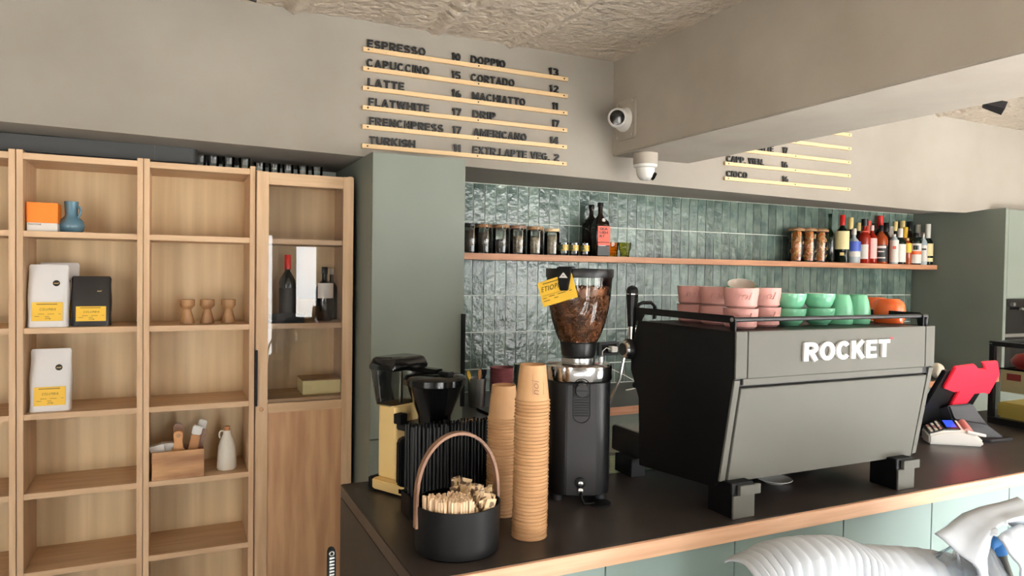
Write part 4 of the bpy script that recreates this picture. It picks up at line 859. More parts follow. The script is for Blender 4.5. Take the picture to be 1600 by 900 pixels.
# beans
bm_ = MB(); random.seed(3)
def hr(z):
    for (r0, z0), (r1, z1) in zip(hp, hp[1:]):
        if z0 <= z <= z1: return r0+(r1-r0)*(z-z0)/(z1-z0)
    return hp[-1][0]
bb = []
for la in (-50, 0, 50):
    for k in range(6): bb.append((math.cos(R(la))*math.cos(k*math.pi/3)*.0058, math.cos(R(la))*math.sin(k*math.pi/3)*.004, math.sin(R(la))*.0036))
bf = [(j*6+i, j*6+(i+1) % 6, (j+1)*6+(i+1) % 6, (j+1)*6+i) for j in range(2) for i in range(6)] + [tuple(range(6))[::-1], tuple(range(12, 18))]
LV = .618
for k in range(2600):
    z = .458 + (LV-.458)*(k/2600) if k < 2150 else LV - .004*random.random(); a = random.random()*2*math.pi
    rr = hr(z)-.006-random.random()*.004 if k < 2150 else (hr(LV)-.008)*math.sqrt(random.random())
    Mx = Matrix.Translation((rr*math.cos(a), rr*math.sin(a), z)) @ Matrix.Rotation(a, 4, 'Z') @ Matrix.Rotation(random.uniform(-1.5, 1.5), 4, 'X') @ Matrix.Rotation(random.uniform(0, 6.28), 4, 'Z') if False else Matrix.Translation((rr*math.cos(a), rr*math.sin(a), z)) @ Matrix.Rotation(random.uniform(0, 6.28), 4, 'Z') @ Matrix.Rotation(random.uniform(-1.5, 1.5), 4, 'X') @ Matrix.Rotation(random.uniform(-1.5, 1.5), 4, 'Y')
    bm_.add([tuple(Mx @ Vector(p)) for p in bb], bf)
bm_.lathe([(hr(z)-.012, z) for z in (.456, .48, .51, .55, .6, LV-.004)], 20)
part('coffee_beans', bm_, M['bean'], t, kind='stuff', recalc=False, smooth=60)
# clip and tag hang on the lid
t = thing('clip', 'black clip with a white triangle emblem on the hopper lid', 'clip', (GX, GY, CT), R(-24)+R(-30))
part('clip_body', MB().prism([(-.022, .6745), (.022, .6745), (.019, .645), (.012, .608), (-.012, .608), (-.019, .645)], 'y', -.116, -.106), M['black'], t, bevel=.002); part('clip_hook', MB().box(-.021, .021, -.1055, -.085, .6725, .6765), M['black'], t)
part('emblem', MB().prism([(-.0135, .644), (.0135, .644), (.001, .659), (-.001, .659)], 'y', -.1172, -.1163), M['white'], t)
part('emblem_dot', MB().box(-.003, .003, -.1178, -.1173, .6495, .6512), M['ink'], t)
t = thing('paper_tag', 'yellow paper tag with handwritten word clipped to the hopper', 'tag', (GX, GY, CT), R(-24)+R(-30))
Ml = Matrix.Translation((-.022, -.108, .609)) @ Matrix.Rotation(R(-17), 4, 'Y')
part('card', MB().box(-.056, .056, 0, .0008, -.036, .036).xf(Ml), M['yellow'], t)
pmx = MB(); B = lambda x, z, ww, hh: pmx.box(x, x+ww, -.0007, -.0002, z, z+hh)
B(-.04, .027, .05, .002); B(-.048, -.006, .09, .0006); B(-.05, -.014, .012, .0015); B(-.03, -.012, .018, .0015); B(-.002, -.012, .026, .0015); B(.036, -.012, .008, .0015); B(-.05, -.022, .02, .0015); B(-.015, -.02, .013, .0015)
part('print', pmx.xf(Ml), M['ink'], t, smooth=0)
m = text_mb('ETIOPIA', .014, .07, .0004, .0, .35, 1.15); m.xf(Ml @ face_minus_y(-.05, -.0003, .006)); part('handwriting', m, M['ink'], t, smooth=0)
# ---------------------------------------------------------------- paper cup stacks
cr, ct_, ch = .0435, .0325, .090
pc = MB().lathe([(cr-.0015, .0008), (cr, 0), (cr+.0012, .0018), (cr, .0036), (cr-.0018, .004), (ct_, ch), (ct_-.0015, ch), (ct_-.002, ch-.006), (0, ch-.006)], 28, cap=False)
pm_ = pc.mesh('paper_cup', M['kraft'], smooth=50)
def ordinal(k):
    ones = ['', 'first', 'second', 'third', 'fourth', 'fifth', 'sixth', 'seventh', 'eighth', 'ninth', 'tenth', 'eleventh', 'twelfth', 'thirteenth', 'fourteenth', 'fifteenth', 'sixteenth', 'seventeenth', 'eighteenth', 'nineteenth']
    if k < 20: return ones[k]
    return {2: 'twentieth', 3: 'thirtieth', 4: 'fortieth'}[k//10] if k % 10 == 0 else {2: 'twenty-', 3: 'thirty-', 4: 'forty-'}[k//10]+ones[k % 10]
def stack(u, Y, n, lab, grp, name_top, txt):
    X = at(u, 700, Y=Y).x; dz = .0087; random.seed(n)
    for k in range(n):
        last = k == n-1
        o = bpy.data.objects.new('paper_cup', pm_); COL.objects.link(o)
        o.location = (X+random.uniform(-.0007, .0007)+k*.00008, Y+random.uniform(-.0007, .0007), CT+.0005+k*dz); o.rotation_euler = (0, 0, random.random()*6.28)
        o['label'] = name_top if last else '%s, %s from the bottom' % (lab, ordinal(k+1)); o['category'] = 'paper cup'; o['group'] = grp
        if last:
            o.rotation_euler = (0, 0, 0)
            m = text_mb('noi', .017, .036, .0003, .0, .2)
            fr = MB()
            for (ll, off) in ((.05, .014), (.03, -.014)): fr.box(0, ll, off, off+.0008, 0, .0003)
            m.add(fr.v, fr.f); vs = []
            for (x, y, z) in m.v:    # run the word up the cup wall
                hh = .020+x; rr = cr-.0018+(ct_-cr+.0018)*((hh-.004)/(ch-.004)); a = R(-90+txt)+(-(y-.008))/rr*-1*-1; q = rr+.0003+z
                vs.append((q*math.cos(a), q*math.sin(a), hh))
            m.v = vs; q_ = part('printed_word', m, M['handle'], o, smooth=0)
stack(829, 1.572, 40, 'kraft paper cup in the nearer tall stack', 'nearer stack of kraft paper cups', 'printed top cup of the nearer kraft paper cup stack', -16)
stack(785, 1.75, 31, 'kraft paper cup in the shorter stack behind', 'farther stack of kraft paper cups', 'top cup of the shorter kraft stack behind', 150)
# ---------------------------------------------------------------- basket with stirrers and sachets
BKY = 1.575; BKX = at(714, 850, Y=BKY).x
t = thing('table_basket', 'round black basket with an arched wooden handle', 'basket', (BKX, BKY, CT+.0005))
part('bucket', MB().lathe([(0, .001), (.096, 0), (.1, .004), (.1025, .112), (.0985, .112), (.0965, .008), (0, .006)], 48, cap=False), M['black'], t, smooth=40)
arch = []; hw = .103
for k in range(25):
    a = math.pi*k/24; arch.append((-hw*math.cos(a), 0, .115+.158*math.sin(a)**.85))
arch = [(-hw, 0, .06)] + arch + [(hw, 0, .06)]
rings = []
for i, p in enumerate(arch):
    p = Vector(p); q = Vector(arch[min(i+1, len(arch)-1)])-Vector(arch[max(i-1, 0)]); q.normalize(); n_ = Vector((q.z, 0, -q.x)); w_ = Vector((0, 1, 0))
    rings.append([p+n_*.004*a+w_*.010*b for (a, b) in ((1, .8), (.8, 1), (-.8, 1), (-1, .8), (-1, -.8), (-.8, -1), (.8, -1), (1, -.8))])
part('handle', MB().loft(rings), M['handle'], t, smooth=45)
part('divider', MB().box(-.09, .09, .018, .021, .008, .105), M['black'], t)
random.seed(11)
st = MB().box(-.0028, .0028, -.0009, .0009, 0, .125); sm = st.mesh('stirrer', M['stick'], .0006, seg=1)
for iy in range(13):
    for ix in range(15):
        x = -.088+ix*.0064+random.uniform(-.0012, .0012); y = -.088+iy*.0072+random.uniform(-.002, .002)
        if x*x+y*y > .0935**2 or y > -.004 or x > .006: continue
        o = bpy.data.objects.new('stirrer', sm); COL.objects.link(o)
        o.location = (BKX+x, BKY+y, CT+.009+random.uniform(0, .006)); o.rotation_euler = (R(random.uniform(-1.5, 1.5)), R(random.uniform(-1.5, 1.5)), R(random.uniform(-35, 35)))
        o['label'] = 'thin wooden stirrer standing in the black basket'; o['category'] = 'stirrer'; o['group'] = 'wooden stirrers in the basket'
sc_m = MB()
rg = []
for j in range(7):
    v = j/6; e = .0032*(1-abs(2*v-1)**4)+.0004
    rg.append([(.014*math.copysign(abs(math.cos(a))**.3, math.cos(a)), e*math.sin(a), v*.085) for a in [2*math.pi*i/12+.01 for i in range(12)]])
scm = MB().loft(rg).mesh('sugar_sachet', M['sachet'], smooth=50)
for k in range(52):
    a = random.uniform(0, 1); x = .012+random.random()*.07; y = -.075+random.random()*.135
    if x*x+y*y > .082**2: continue
    o = bpy.data.objects.new('sugar_sachet', scm); COL.objects.link(o)
    o.location = (BKX+x, BKY+y, CT+.036+random.uniform(0, .022)+max(0, y)*.25); o.rotation_euler = (R(random.uniform(-16, 16)), R(random.uniform(-22, 22)), R(random.uniform(-60, 60)))
    o['label'] = 'printed brown sugar sachet in the right half of the basket'; o['category'] = 'sachet'; o['group'] = 'sugar sachets in the basket'
for k in range(3):
    solo('creamer_pot', MB().lathe([(.011, 0), (.014, .022), (.016, .023), (.016, .0245)], 16), M['blackgloss'], ['leftmost glossy black creamer pot at the back of the basket', 'middle glossy black creamer pot at the back of the basket', 'glossy black creamer pot nearest the basket centre'][k], 'creamer pot', (BKX-.06+.03*k, BKY+.045, CT+.075+.004*k), smooth=40)
# ---------------------------------------------------------------- black straws
SX0 = at(642, 700, Y=1.80).x; SX1 = at(776, 700, Y=1.80).x
t = thing('straw_holder', 'low black holder full of black straws behind the basket', 'holder', ((SX0+SX1)/2, 1.83, CT+.0005)); hw = (SX1-SX0)/2
part('base', MB().box(-hw-.004, hw+.004, -.04, .04, 0, .005), M['black'], t); part('front_wall', MB().box(-hw-.004, hw+.004, -.04, -.037, .0055, .06), M['black'], t); part('back_wall', MB().box(-hw-.004, hw+.004, .037, .04, .0055, .06), M['black'], t)
for s_ in (-1, 1): part('side_wall', MB().box(s_*(hw+.0025)-.0015, s_*(hw+.0025)+.0015, -.0365, .0365, .0055, .06), M['black'], t)
smh = MB().lathe([(.0036, 0), (.0036, .232), (.0028, .232), (.0028, .2)], 8, cap=False).mesh('drinking_straw', M['blacksat'], smooth=40); random.seed(5)
nx = 25; dx = (2*hw-.008)/(nx-1)
for iy in range(5):
    for ix in range(nx):
        o = bpy.data.objects.new('drinking_straw', smh); COL.objects.link(o)
        o.location = ((SX0+SX1)/2-hw+.004+ix*dx+(dx*.35 if iy % 2 and ix < nx-1 else 0), 1.83-.030+iy*.0145+random.uniform(-.001, .001), CT+.006+random.uniform(0, .008))
        o.rotation_euler = (R(random.uniform(-.4, .4)), R(random.uniform(-.5, .5)), 0)
        o['label'] = 'black drinking straw standing in the row behind the basket'; o['category'] = 'straw'; o['group'] = 'black drinking straws'
# ---------------------------------------------------------------- filter coffee brewer
BRZ = R(-62); t = thing('coffee_brewer', 'cream and black filter coffee brewer on the bar corner', 'coffee maker', (.642, 2.065, CT+.0005), BRZ)
def rbox(x0, x1, y0, y1, r, n=5):
    p = []
    for (cx, cy, a0) in ((x1-r, y1-r, 0), (x0+r, y1-r, 90), (x0+r, y0+r, 180), (x1-r, y0+r, 270)):
        for k in range(n): a = R(a0+90*k/(n-1)); p.append((cx+r*math.cos(a), cy+r*math.sin(a)))
    return p
part('base', MB().prism(rbox(-.075, .165, -.082, .082, .02), 'z', .006, .034), M['cream'], t, bevel=.003)
part('base_end', MB().prism(rbox(-.09, -.0755, -.076, .076, .006), 'z', .004, .036), M['black'], t, bevel=.002); part('base_end', MB().prism(rbox(.1655, .185, -.07, .07, .006), 'z', .004, .036), M['black'], t, bevel=.002)
for sx in (-.06, .14):
    for sy in (-.06, .06): part('foot', MB().lathe([(.01, 0), (.01, .0055)], 12, (sx, sy, 0)), M['black'], t)
part('switch', MB().box(.05, .07, -.0845, -.0823, .014, .026), M['blackgloss'], t)
part('column', MB().prism(rbox(-.078, -.0, -.05, .05, .012), 'z', .0345, .252), M['cream'], t, bevel=.002)
part('water_tank', MB().loft([[(x, y, z) for x, y in rbox(-.08-e, .0+e, -.065-e, .065+e, .012)] for z, e in ((.2525, -.004), (.27, 0), (.36, .010))], cap=False), M['smoke'], t, smooth=40)
part('tank_floor', MB().prism(rbox(-.078, -.002, -.06, .06, .01), 'z', .2525, .256), M['cream'], t)
part('tank_lid', MB().loft([[(x, y, z) for x, y in rbox(-.092-e, .012+e, -.078-e, .078+e, .014)] for z, e in ((.3605, 0), (.37, .002), (.392, -.006), (.397, -.012))]), M['blackgloss'], t, smooth=40)
part('water_pipe', MB().tube([(-.03, 0, .257), (-.03, 0, .35)], .006, 8), M['steel'], t)
bk = part('filter_basket', MB().lathe([(.046, .205), (.048, .235), (.052, .245), (.083, .325), (.086, .328)], 30, (.11, 0, 0), cap=True), M['blackgloss'], t, smooth=40)
part('basket_lid', MB().lathe([(.091, .3285), (.092, .345), (.085, .352), (.04, .358), (.035, .356)], 30, (.11, 0, 0)), M['blackgloss'], bk, smooth=40)
part('lid_spout', MB().box(.0, .13, -.016, .016, .3585, .372), M['blackgloss'], bk, bevel=.004)
part('lid_tab', MB().box(.131, .175, -.014, .014, .357, .368), M['blacksat'], bk, bevel=.003)
part('basket_mount', MB().box(.0005, .17, -.05, .05, .185, .2045), M['blacksat'], t, bevel=.004)
part('side_clip', MB().box(.0005, .03, -.06, -.03, .205, .235), M['black'], t, bevel=.002)
part('hot_plate', MB().lathe([(.066, .0345), (.066, .039), (.06, .041)], 30, (.105, 0, 0)), M['black'], t)
ca = thing('carafe', 'glass carafe with a black handle on the brewer', 'carafe', (.642+math.cos(BRZ)*.105, 2.065+math.sin(BRZ)*.105, CT+.042), R(8))
part('glass_body', MB().lathe([(.052, 0), (.058, .01), (.06, .05), (.052, .1), (.044, .12), (.046, .13)], 30, cap=False), M['smoke'], ca, smooth=50)
part('lid', MB().lathe([(.05, .1305), (.05, .139), (.03, .141)], 24), M['black'], ca)
part('handle', MB().prism([(-.047, .14), (-.1, .14), (-.112, .128), (-.112, .006), (-.104, -.002), (-.066, -.002), (-.062, .006), (-.062, .016), (-.092, .016), (-.092, .108), (-.047, .11)], 'y', -.013, .013), M['black'], ca, bevel=.004)
part('handle_band', MB().prism([(-.072, .108), (-.062, .108), (-.062, .0165), (-.072, .0165)], 'y', -.009, .009), M['black'], ca)
# ---------------------------------------------------------------- payment devices
t = thing('card_reader', 'white card payment terminal with a small blue screen', 'card reader', (2.80, 1.80, CT+.0005), R(-36))
pf = [(-.085, .0), (.11, .0), (.113, .02), (.085, .042), (.04, .058), (-.03, .054), (-.085, .036)]
part('body', MB().prism(pf, 'y', -.042, .042), M['white'], t, bevel=.006)
part('keypad', MB().prism([(-.083, .037), (-.03, .0555), (-.03, .058), (-.083, .0395)], 'y', -.034, .034), M['dgrey'], t)
for i in range(3):
    for j in range(3):
        x = -.075+i*.016; z = .0425+i*.0056; part('key', MB().box(x, x+.011, -.028+j*.02, -.012+j*.02, z, z+.003), [M['white'], M['offwhite'], M['pink']][(i+j) % 3], t)
sc_ = part('display', MB().prism([(-.026, .056), (.03, .0585), (.03, .0625), (-.026, .0605)], 'y', -.034, .034), M['blackgloss'], t)
part('screen', MB().prism([(-.016, .0612), (.02, .0626), (.02, .063), (-.016, .0616)], 'y', -.024, .024), M['screen'], sc_, label='lit blue screen')
part('paper_roll', MB().lathe([(.0, -.03), (.02, -.03), (.02, .03), (0, .03)], 16, (.06, 0, .045), 'y'), M['pink'], t); part('stylus', MB().tube([(.05, -.045, .058), (.115, -.045, .046)], .006, 8), M['white'], t)
for c in t.children_recursive:
    for vv in c.data.vertices: vv.co.z *= 1+.5*(vv.co.y+.042)/.084 if vv.co.z > .004 else 1
# tablet stand
t = thing('payment_tablet', 'tilted black tablet register with a bright red back', 'tablet', (2.94, 1.85, CT+.0005), world=True)
TX0, TX1 = at(1478, 570, Y=1.76).x, at(1557, 560, Y=1.76).x
P0 = Vector((0, 1.76, 1.235)); P1 = Vector((0, 1.885, 1.0)); dn = (P1-P0).normalized(); nn = Vector((0, -abs(dn.z), -abs(dn.y))).normalized()
if nn.dot(Vector((0, -1, 0))) < 0: nn = -nn
L_ = (P1-P0).length
def tb(s, d, h): q = P0+dn*d+nn*h; return (s, q.y, q.z)
def plate(poly, h0, h1):
    n = len(poly); m = MB(); m.add([tb(a, b, h0) for a, b in poly]+[tb(a, b, h1) for a, b in poly], [tuple(range(n))[::-1], tuple(range(n, 2*n))]+[(i, (i+1) % n, n+(i+1) % n, n+i) for i in range(n)]); return m
part('tablet_body', plate([(TX0, 0), (TX1, 0), (TX1, L_), (TX0, L_)], -.018, 0), M['blacksat'], t, bevel=.003)
W = TX1-TX0
def on_tab(u, v):
    d = CR*((u-800)/FPX) - CU*((v-450)/FPX) + CF; k = (P0-EYE).dot(nn)/d.dot(nn); p = EYE+d*k; return (p.x, (p-P0).dot(dn))
red = [(1489, 571), (1519, 567), (1526, 575), (1535, 574), (1531, 564), (1555, 562), (1558, 582), (1541, 613), (1533, 611), (1518, 613), (1508, 626), (1497, 641), (1479, 642), (1478, 637), (1494, 609), (1487, 610), (1471, 604)]
part('red_back', plate([on_tab(u, v) for u, v in red], .0005, .014), M['red'], t, bevel=.003, label='bright red moulded back cover')
q = P0+dn*L_*.62
part('stand_arm', MB().loft([[(TX0+W*.30, q.y-.03, q.z), (TX0+W*.78, q.y-.03, q.z), (TX0+W*.78, q.y+.02, q.z-.02), (TX0+W*.30, q.y+.02, q.z-.02)], [(TX0+W*.5, 1.83, 1.03), (TX0+W*.98, 1.78, 1.0), (TX0+W*.98, 1.93, .99), (TX0+W*.42, 1.95, .99)], [(TX0+W*.66, 1.80, CT+.012), (TX0+W*1.12, 1.735, CT+.012), (TX0+W*1.12, 2.0, CT+.012), (TX0+W*.4, 2.0, CT+.012)]]), M['charcoal'], t, bevel=.006)
part('stand_foot', MB().prism([(TX0+W*.64, 1.80), (TX0+W*.8, 1.735), (TX0+W*1.2, 1.722), (TX0+W*1.22, 1.75), (TX0+W*1.15, 2.01), (TX0+W*.3, 2.01), (TX0+W*.3, 1.95)], 'z', CT+.0005, CT+.0115), M['charcoal'], t, bevel=.003)
part('side_wing', MB().loft([[(TX0-.005, 1.91, 1.10), (TX0+.1, 1.91, 1.10), (TX0+.1, 1.98, 1.06), (TX0-.005, 1.98, 1.06)], [(TX0-.01, 1.95, CT+.0005), (TX0+.1, 1.94, CT+.0005), (TX0+.1, 2.04, CT+.0005), (TX0-.01, 2.04, CT+.0005)]]), M['charcoal'], t, bevel=.006)
# pastry case
PX0, PX1, PY0, PY1, PZ1 = 3.37, 4.45, 1.52, 1.99, 1.315
t = thing('pastry_case', 'black framed glass pastry case at the end of the bar', 'display case', (PX0, PY0, CT+.0005), world=True)
f_ = .022
part('base', MB().box(PX0, PX1, PY0, PY1, CT+.0005, CT+.03), M['blacksat'], t, bevel=.002)
for (x, y) in ((PX0, PY0), (PX1-f_, PY0), (PX0, PY1-f_), (PX1-f_, PY1-f_)): part('corner_post', MB().box(x, x+f_, y, y+f_, CT+.0305, PZ1-f_), M['blacksat'], t, bevel=.001)
part('top_frame', MB().box(PX0, PX1, PY0, PY0+f_, PZ1-f_+.0005, PZ1).box(PX0, PX1, PY1-f_, PY1, PZ1-f_+.0005, PZ1).box(PX0, PX0+f_, PY0+f_, PY1-f_, PZ1-f_+.0005, PZ1).box(PX1-f_, PX1, PY0+f_, PY1-f_, PZ1-f_+.0005, PZ1), M['blacksat'], t)
part('side_glass', MB().box(PX0+.008, PX0+.012, PY0+f_, PY1-f_, CT+.0305, PZ1-f_), M['glass'], t); part('front_glass', MB().box(PX0+f_, PX1-f_, PY0+.008, PY0+.012, CT+.0305, PZ1-f_), M['glass'], t)
part('top_glass', MB().box(PX0+f_, PX1-f_, PY0+f_, PY1-f_, PZ1-.01, PZ1-.006), M['glass'], t)
part('shelf', MB().box(PX0+.03, PX1-.03, PY0+.03, PY1-.03, 1.189, 1.195), M['glass'], t)
part('post_screw', MB().lathe([(.003, 0), (.003, -.002)], 10, (PX0, PY1-.011, PZ1-.011), 'x'), M['steel'], t); part('post_screw', MB().lathe([(.003, 0), (.003, -.002)], 10, (PX0, PY1-.006, PZ1-.011), 'x'), M['steel'], t)
M['maroon'] = mat('maroon_wrap', (170,58,56), .35); M['cake'] = mat('yellow_packet', (246,222,110), .5); M['tinbox'] = mat('brown_card', (150,120,96), .6)
solo('cake_box', MB().box(0, .3, 0, .17, 0, .07), M['cake'], 'yellow packet on the floor of the pastry case', 'packet', (PX0+.02, 1.79, CT+.031), bevel=.008)
solo('cake_tin', MB().lathe([(.0, 0), (.10, 0), (.12, .015), (.124, .035), (.105, .06), (.06, .072), (0, .074)], 30), M['maroon'], 'glossy maroon round loaf on the pastry case shelf', 'cake', (PX0+.15, 1.84, 1.196), smooth=60)
t = thing('price_card', 'cream card with a small dark label inside the pastry case', 'card', (PX0+.035, 1.825, 1.088)); part('card', MB().box(0, .003, .0, .13, 0, .1), M['labelcream'], t); part('dark_label', MB().box(-.001, -.0002, .045, .105, .055, .085), M['maroon'], t)
solo('wafer_box', MB().box(0, .1, 0, .14, 0, .1), M['tinbox'], 'brown card box at the back of the pastry case shelf', 'box', (PX0+.4, 1.80, 1.196), bevel=.003)
# ---------------------------------------------------------------- back counter things
t = thing('steel_pitcher', 'steel utensil pot on the back counter by the tall cabinet', 'pot', (1.31, 3.12, BT+.0005))
part('body', MB().lathe([(0, .001), (.036, 0), (.037, .003), (.045, .135), (.043, .135), (.035, .006), (0, .005)], 26, cap=False), M['steel'], t, smooth=40)
for k, (dx, dy, tl, mm, lb) in enumerate([(-.025, -.01, -14, 'yellow', 'yellow handled tool leaning out of the steel pot'), (.008, 0, 6, 'black', 'black spatula upright in the steel pot'), (.02, .012, 14, 'black', 'black handle leaning right in the steel pot'), (.0, -.018, 2, 'beech', 'wooden spoon in the steel pot')]):
    solo('kitchen_tool', MB().loft([[(x*s_, y*s_, z) for x, y in ((-.006, -.003), (.006, -.003), (.006, .003), (-.006, .003))] for z, s_ in ((0, .6), (.11, .7), (.15, 1.5), (.17, 1.2))]).xf(Matrix.Rotation(R(tl), 4, 'Y')), M[mm], lb, 'utensil', (1.31+dx*.4, 3.12+dy, BT+.008), bevel=.001)
def cupstack(label, X, Y, n, m_, grp, r=.052):
    mm = MB().lathe([(0, .001), (r*.62, 0), (r*.66, .004), (r*.96, .052), (r, .066), (r*.96, .066), (r*.9, .05), (r*.6, .008), (0, .007)], 28, cap=False).mesh('cup', m_, smooth=45)
    for k in range(n):
        o = bpy.data.objects.new('coffee_cup', mm); COL.objects.link(o); o.location = (X, Y, BT+.0005+k*.0165); o['label'] = label+', '+ordinal(n-k)+' from the top'; o['category'] = 'cup'; o['group'] = grp
cupstack('plum pink cup nested in the stack on the back counter', 1.44, 3.12, 8, M['plum'], 'nested plum cups', .058); cupstack('sage green cup nested in the stack beside the plum cups', 1.60, 3.2, 8, M['sage'], 'nested sage cups', .052)
solo('tray_mat', MB().box(-.09, .09, -.07, .07, 0, .012), M['blacksat'], 'flat black scale on the back counter', 'scale', (1.36, 2.96, BT+.0005), bevel=.003)
solo('saucer', MB().lathe([(0, .004), (.03, 0), (.032, .002), (.055, .012), (.054, .0135), (.03, .005), (0, .006)], 28, cap=False), M['white'], 'white saucer under the espresso machine', 'saucer', (at(1210, 749, Z=CT+.01).x, at(1210, 749, Z=CT+.01).y, CT+.0005), smooth=50)
t = thing('milk_pitcher', 'small chrome milk pitcher between grinder and espresso machine', 'pitcher', (1.30, 2.02, CT+.003)); part('body', MB().lathe([(0, .001), (.034, 0), (.036, .004), (.036, .03), (.028, .06), (.03, .075), (.028, .075), (.026, .06), (.033, .03), (0, .006)], 26, cap=False), M['chrome'], t, smooth=50)
part('handle', MB().tube([(-.03, -.01, .065), (-.05, -.015, .06), (-.052, -.015, .03), (-.036, -.012, .015)], .004, 8), M['chrome'], t)
M['paleg'] = mat('pale_green_cloth', (186,204,170), .8, c2=(170,190,154), nscale=30)
solo('bar_cloth', MB().grid(lambda u, v: (u*.42, v*.2, .001+.0012*noise.noise(Vector((u*6, v*5, 2)))+.0012), 20, 10), M['paleg'], 'pale green cloth lying flat under the milk pitcher', 'cloth', (1.24, 1.955, CT+.0002), rz=R(-4), recalc=False)
M['paperw'] = mat('crumpled_tissue', (232,224,206), .8, bump=.5, bscale=30)
solo('tissue_bundle', MB().grid(lambda u, v: ((.045+.012*noise.noise(Vector((math.cos(u*6.28)*2, math.sin(u*6.28)*2, v*3))))*math.sin(v*3.1416)*math.cos(u*6.283), (.045+.012*noise.noise(Vector((math.cos(u*6.28)*2, math.sin(u*6.28)*2, v*3))))*math.sin(v*3.1416)*math.sin(u*6.283), .05-.05*math.cos(v*3.1416)), 24, 12), M['paperw'], 'crumpled white cloth behind the machine on the back counter', 'cloth', (4.42, 2.93, BT), smooth=60)
# ---------------------------------------------------------------- foam wrapped furniture in front of the bar
def sheet_thing(name, label, cat, top_px, Y, depth, drop, ribs=.004, rfreq=60):
    P = [at(u, v, Y=Y) for u, v in top_px]
    def fn(u, v):
        i = u*(len(P)-1); k = min(int(i), len(P)-2); q = P[k].lerp(P[k+1], i-k)
        sm = q
        a = v*R(150)-R(40)   # roll over the back edge, down the front
        y = sm.y + depth*.5 - depth*.5*math.sin(a+R(0)) - (0)
        z = sm.z - depth*.5*(1-math.cos(a)) - (drop*max(0, v-.6)/.4)
        rb = ribs*math.sin(u*rfreq)*.5*(1 if v > .1 else v*10)
        nz = .008*noise.noise(Vector((u*7, v*4, Y*9)))
        return (sm.x + nz*.5, y - rb - nz, z + rb*.5 + nz*.3)
    m = MB().grid(fn, 150, 28)
    o = solo(name, m, M['foam'], label, cat, smooth=60, recalc=False)
    md = o.modifiers.new('thick', 'SOLIDIFY'); md.thickness = .006
    return o
sheet_thing('foam_wrap', 'ribbed white foam sheet wrapped over a low seat back', 'foam wrap', [(1200, 903), (1215, 893), (1235, 884), (1255, 873), (1280, 866), (1310, 862), (1340, 861), (1362, 862), (1378, 868), (1392, 876), (1420, 876), (1450, 877), (1490, 880), (1530, 886), (1570, 893)], 1.13, .16, .5, .008, 150)
# arched white wrap on the right
def strip(name, label, outer, inner, Y, th, m_, ylean=0, cat='foam wrap', bulge=.03):
    n = len(outer)
    A = [at(u, v, Y=Y+ylean*i/(n-1)) for i, (u, v) in enumerate(outer)]; B_ = [at(u, v, Y=Y-.03+ylean*i/(n-1)) for i, (u, v) in enumerate(inner)]
    def fn(u, v):
        i = u*(n-1); k = min(int(i), n-2); a = A[k].lerp(A[k+1], i-k); b = B_[k].lerp(B_[k+1], i-k); q = a.lerp(b, v)
        bl = bulge*math.sin(v*math.pi)
        nz = .006*noise.noise(Vector((u*8, v*3, Y*5))) + .003*math.sin(v*20)
        return (q.x, q.y-bl-nz, q.z+nz*.4)
    o = solo(name, MB().grid(fn, 48, 14), m_, label, cat, smooth=60, recalc=False)
    md = o.modifiers.new('thick', 'SOLIDIFY'); md.thickness = th; md.offset = 1
    return o
strip('foam_wrap', 'smooth white foam sheet arching over the seat frame at the right', [(1463, 832), (1482, 820), (1503, 802), (1530, 792), (1560, 785), (1590, 776), (1606, 790), (1640, 850), (1660, 940)], [(1540, 940), (1531, 880), (1527, 850), (1521, 835), (1540, 820), (1570, 817), (1590, 830), (1600, 870), (1608, 940)], 1.12, .008, M['foam'], 0.0, bulge=.05)
strip('foam_wrap', 'hanging white foam flap inside the arch at the far right', [(1560, 838), (1575, 826), (1592, 819), (1604, 820), (1625, 830)], [(1593, 940), (1598, 940), (1606, 940), (1616, 940), (1630, 940)], 1.06, .006, M['foam'], 0)
strip('foam_wrap', 'narrow white foam tongue below the blue corner protector', [(1536, 880), (1541, 862), (1546, 854), (1551, 862), (1558, 885)], [(1532, 940), (1542, 940), (1550, 940), (1560, 940), (1580, 940)], 1.10, .006, M['foam'], 0)
pts = [at(1536, 940, Y=1.13), at(1537, 890, Y=1.13), at(1544, 852, Y=1.13), at(1556, 848, Y=1.13), at(1564, 866, Y=1.12), at(1576, 900, Y=1.11), at(1588, 940, Y=1.1)]
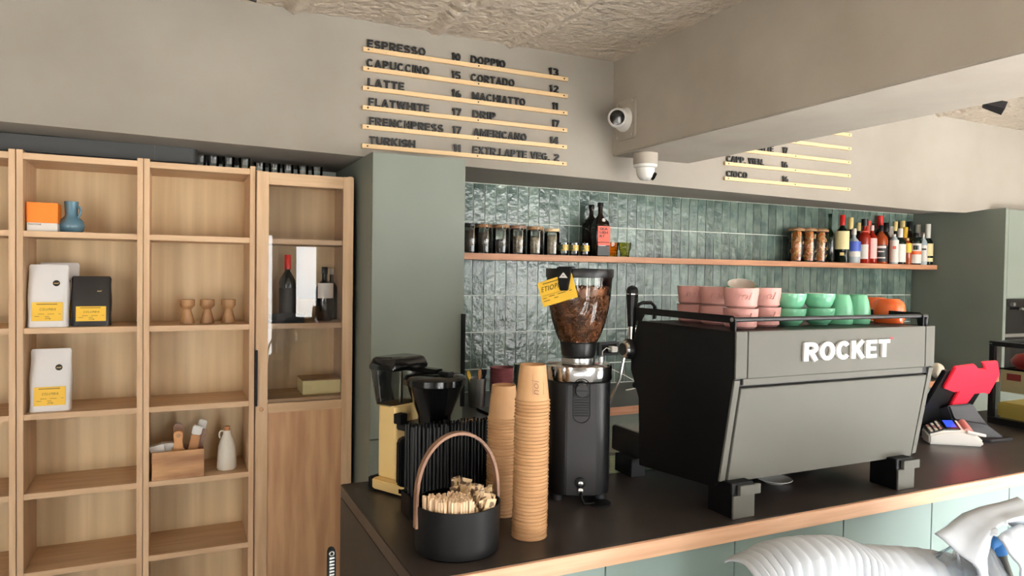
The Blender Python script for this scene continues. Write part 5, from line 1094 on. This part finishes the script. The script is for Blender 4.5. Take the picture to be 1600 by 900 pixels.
def smoothp(pts, n=6):
    out = []
    for i in range(len(pts)-1):
        p0 = pts[max(i-1, 0)]; p1 = pts[i]; p2 = pts[i+1]; p3 = pts[min(i+2, len(pts)-1)]
        for k in range(n):
            t_ = k/n; out.append(.5*((2*p1)+(p2-p0)*t_+(2*p0-5*p1+4*p2-p3)*t_*t_+(3*p1-p0-3*p2+p3)*t_**3))
    return out+[pts[-1]]
sp_ = smoothp(pts)
t = thing('seat_frame', 'bent grey seat frame with a blue corner protector', 'seat frame', tuple(pts[0]), world=True)
part('frame_tube', MB().tube(sp_, .011, 10), M['mgrey'], t, smooth=60)
part('corner_protector', MB().tube(sp_[11:25], .0165, 10), M['blue'], t, smooth=60, label='blue foam corner protector')
# crumpled film
P = at(1492, 880, Y=1.16)
def film(u, v):
    a = u*6.283; r = (.085)*math.sin(v*2.2+.15)
    k = 1+.35*noise.noise(Vector((math.cos(a)*1.6, math.sin(a)*1.6, v*3)))
    return (P.x + r*math.cos(a)*k*1.1, P.y + r*math.sin(a)*k*.6, P.z + .045 - v*.13 + .02*noise.noise(Vector((math.cos(a)*3, math.sin(a)*3, v*2))))
solo('plastic_bag', MB().grid(film, 26, 12), M['film'], 'crumpled clear plastic bag between the two foam wraps', 'plastic bag', smooth=15, recalc=False)
# notched post by the bar end
q = at(518, 855, Y=1.62)
t = thing('rack_post', 'dark notched metal post with a hole in its top', 'post', (q.x, 1.62, 0))
pp = [(-.009, 0), (.009, 0), (.009, q.z-.012), (.0065, q.z-.003), (0, q.z), (-.0065, q.z-.003), (-.009, q.z-.012)]
part('upright', MB().prism(pp, 'y', -.008, .008), M['black'], t, bevel=.001)
part('ring', MB().tube([(-.001+.0048*math.cos(a), -.0085, q.z-.012+.0048*math.sin(a)) for a in [i*math.pi/8 for i in range(16)]], .0012, 6, True), M['steel'], t)
for k in range(40): part('notch', MB().prism([(-.006, q.z-.024-k*.0076), (.0045, q.z-.0225-k*.0076), (.0045, q.z-.0195-k*.0076), (-.006, q.z-.019-k*.0076)], 'y', -.011, -.0081), M['steel'], t)
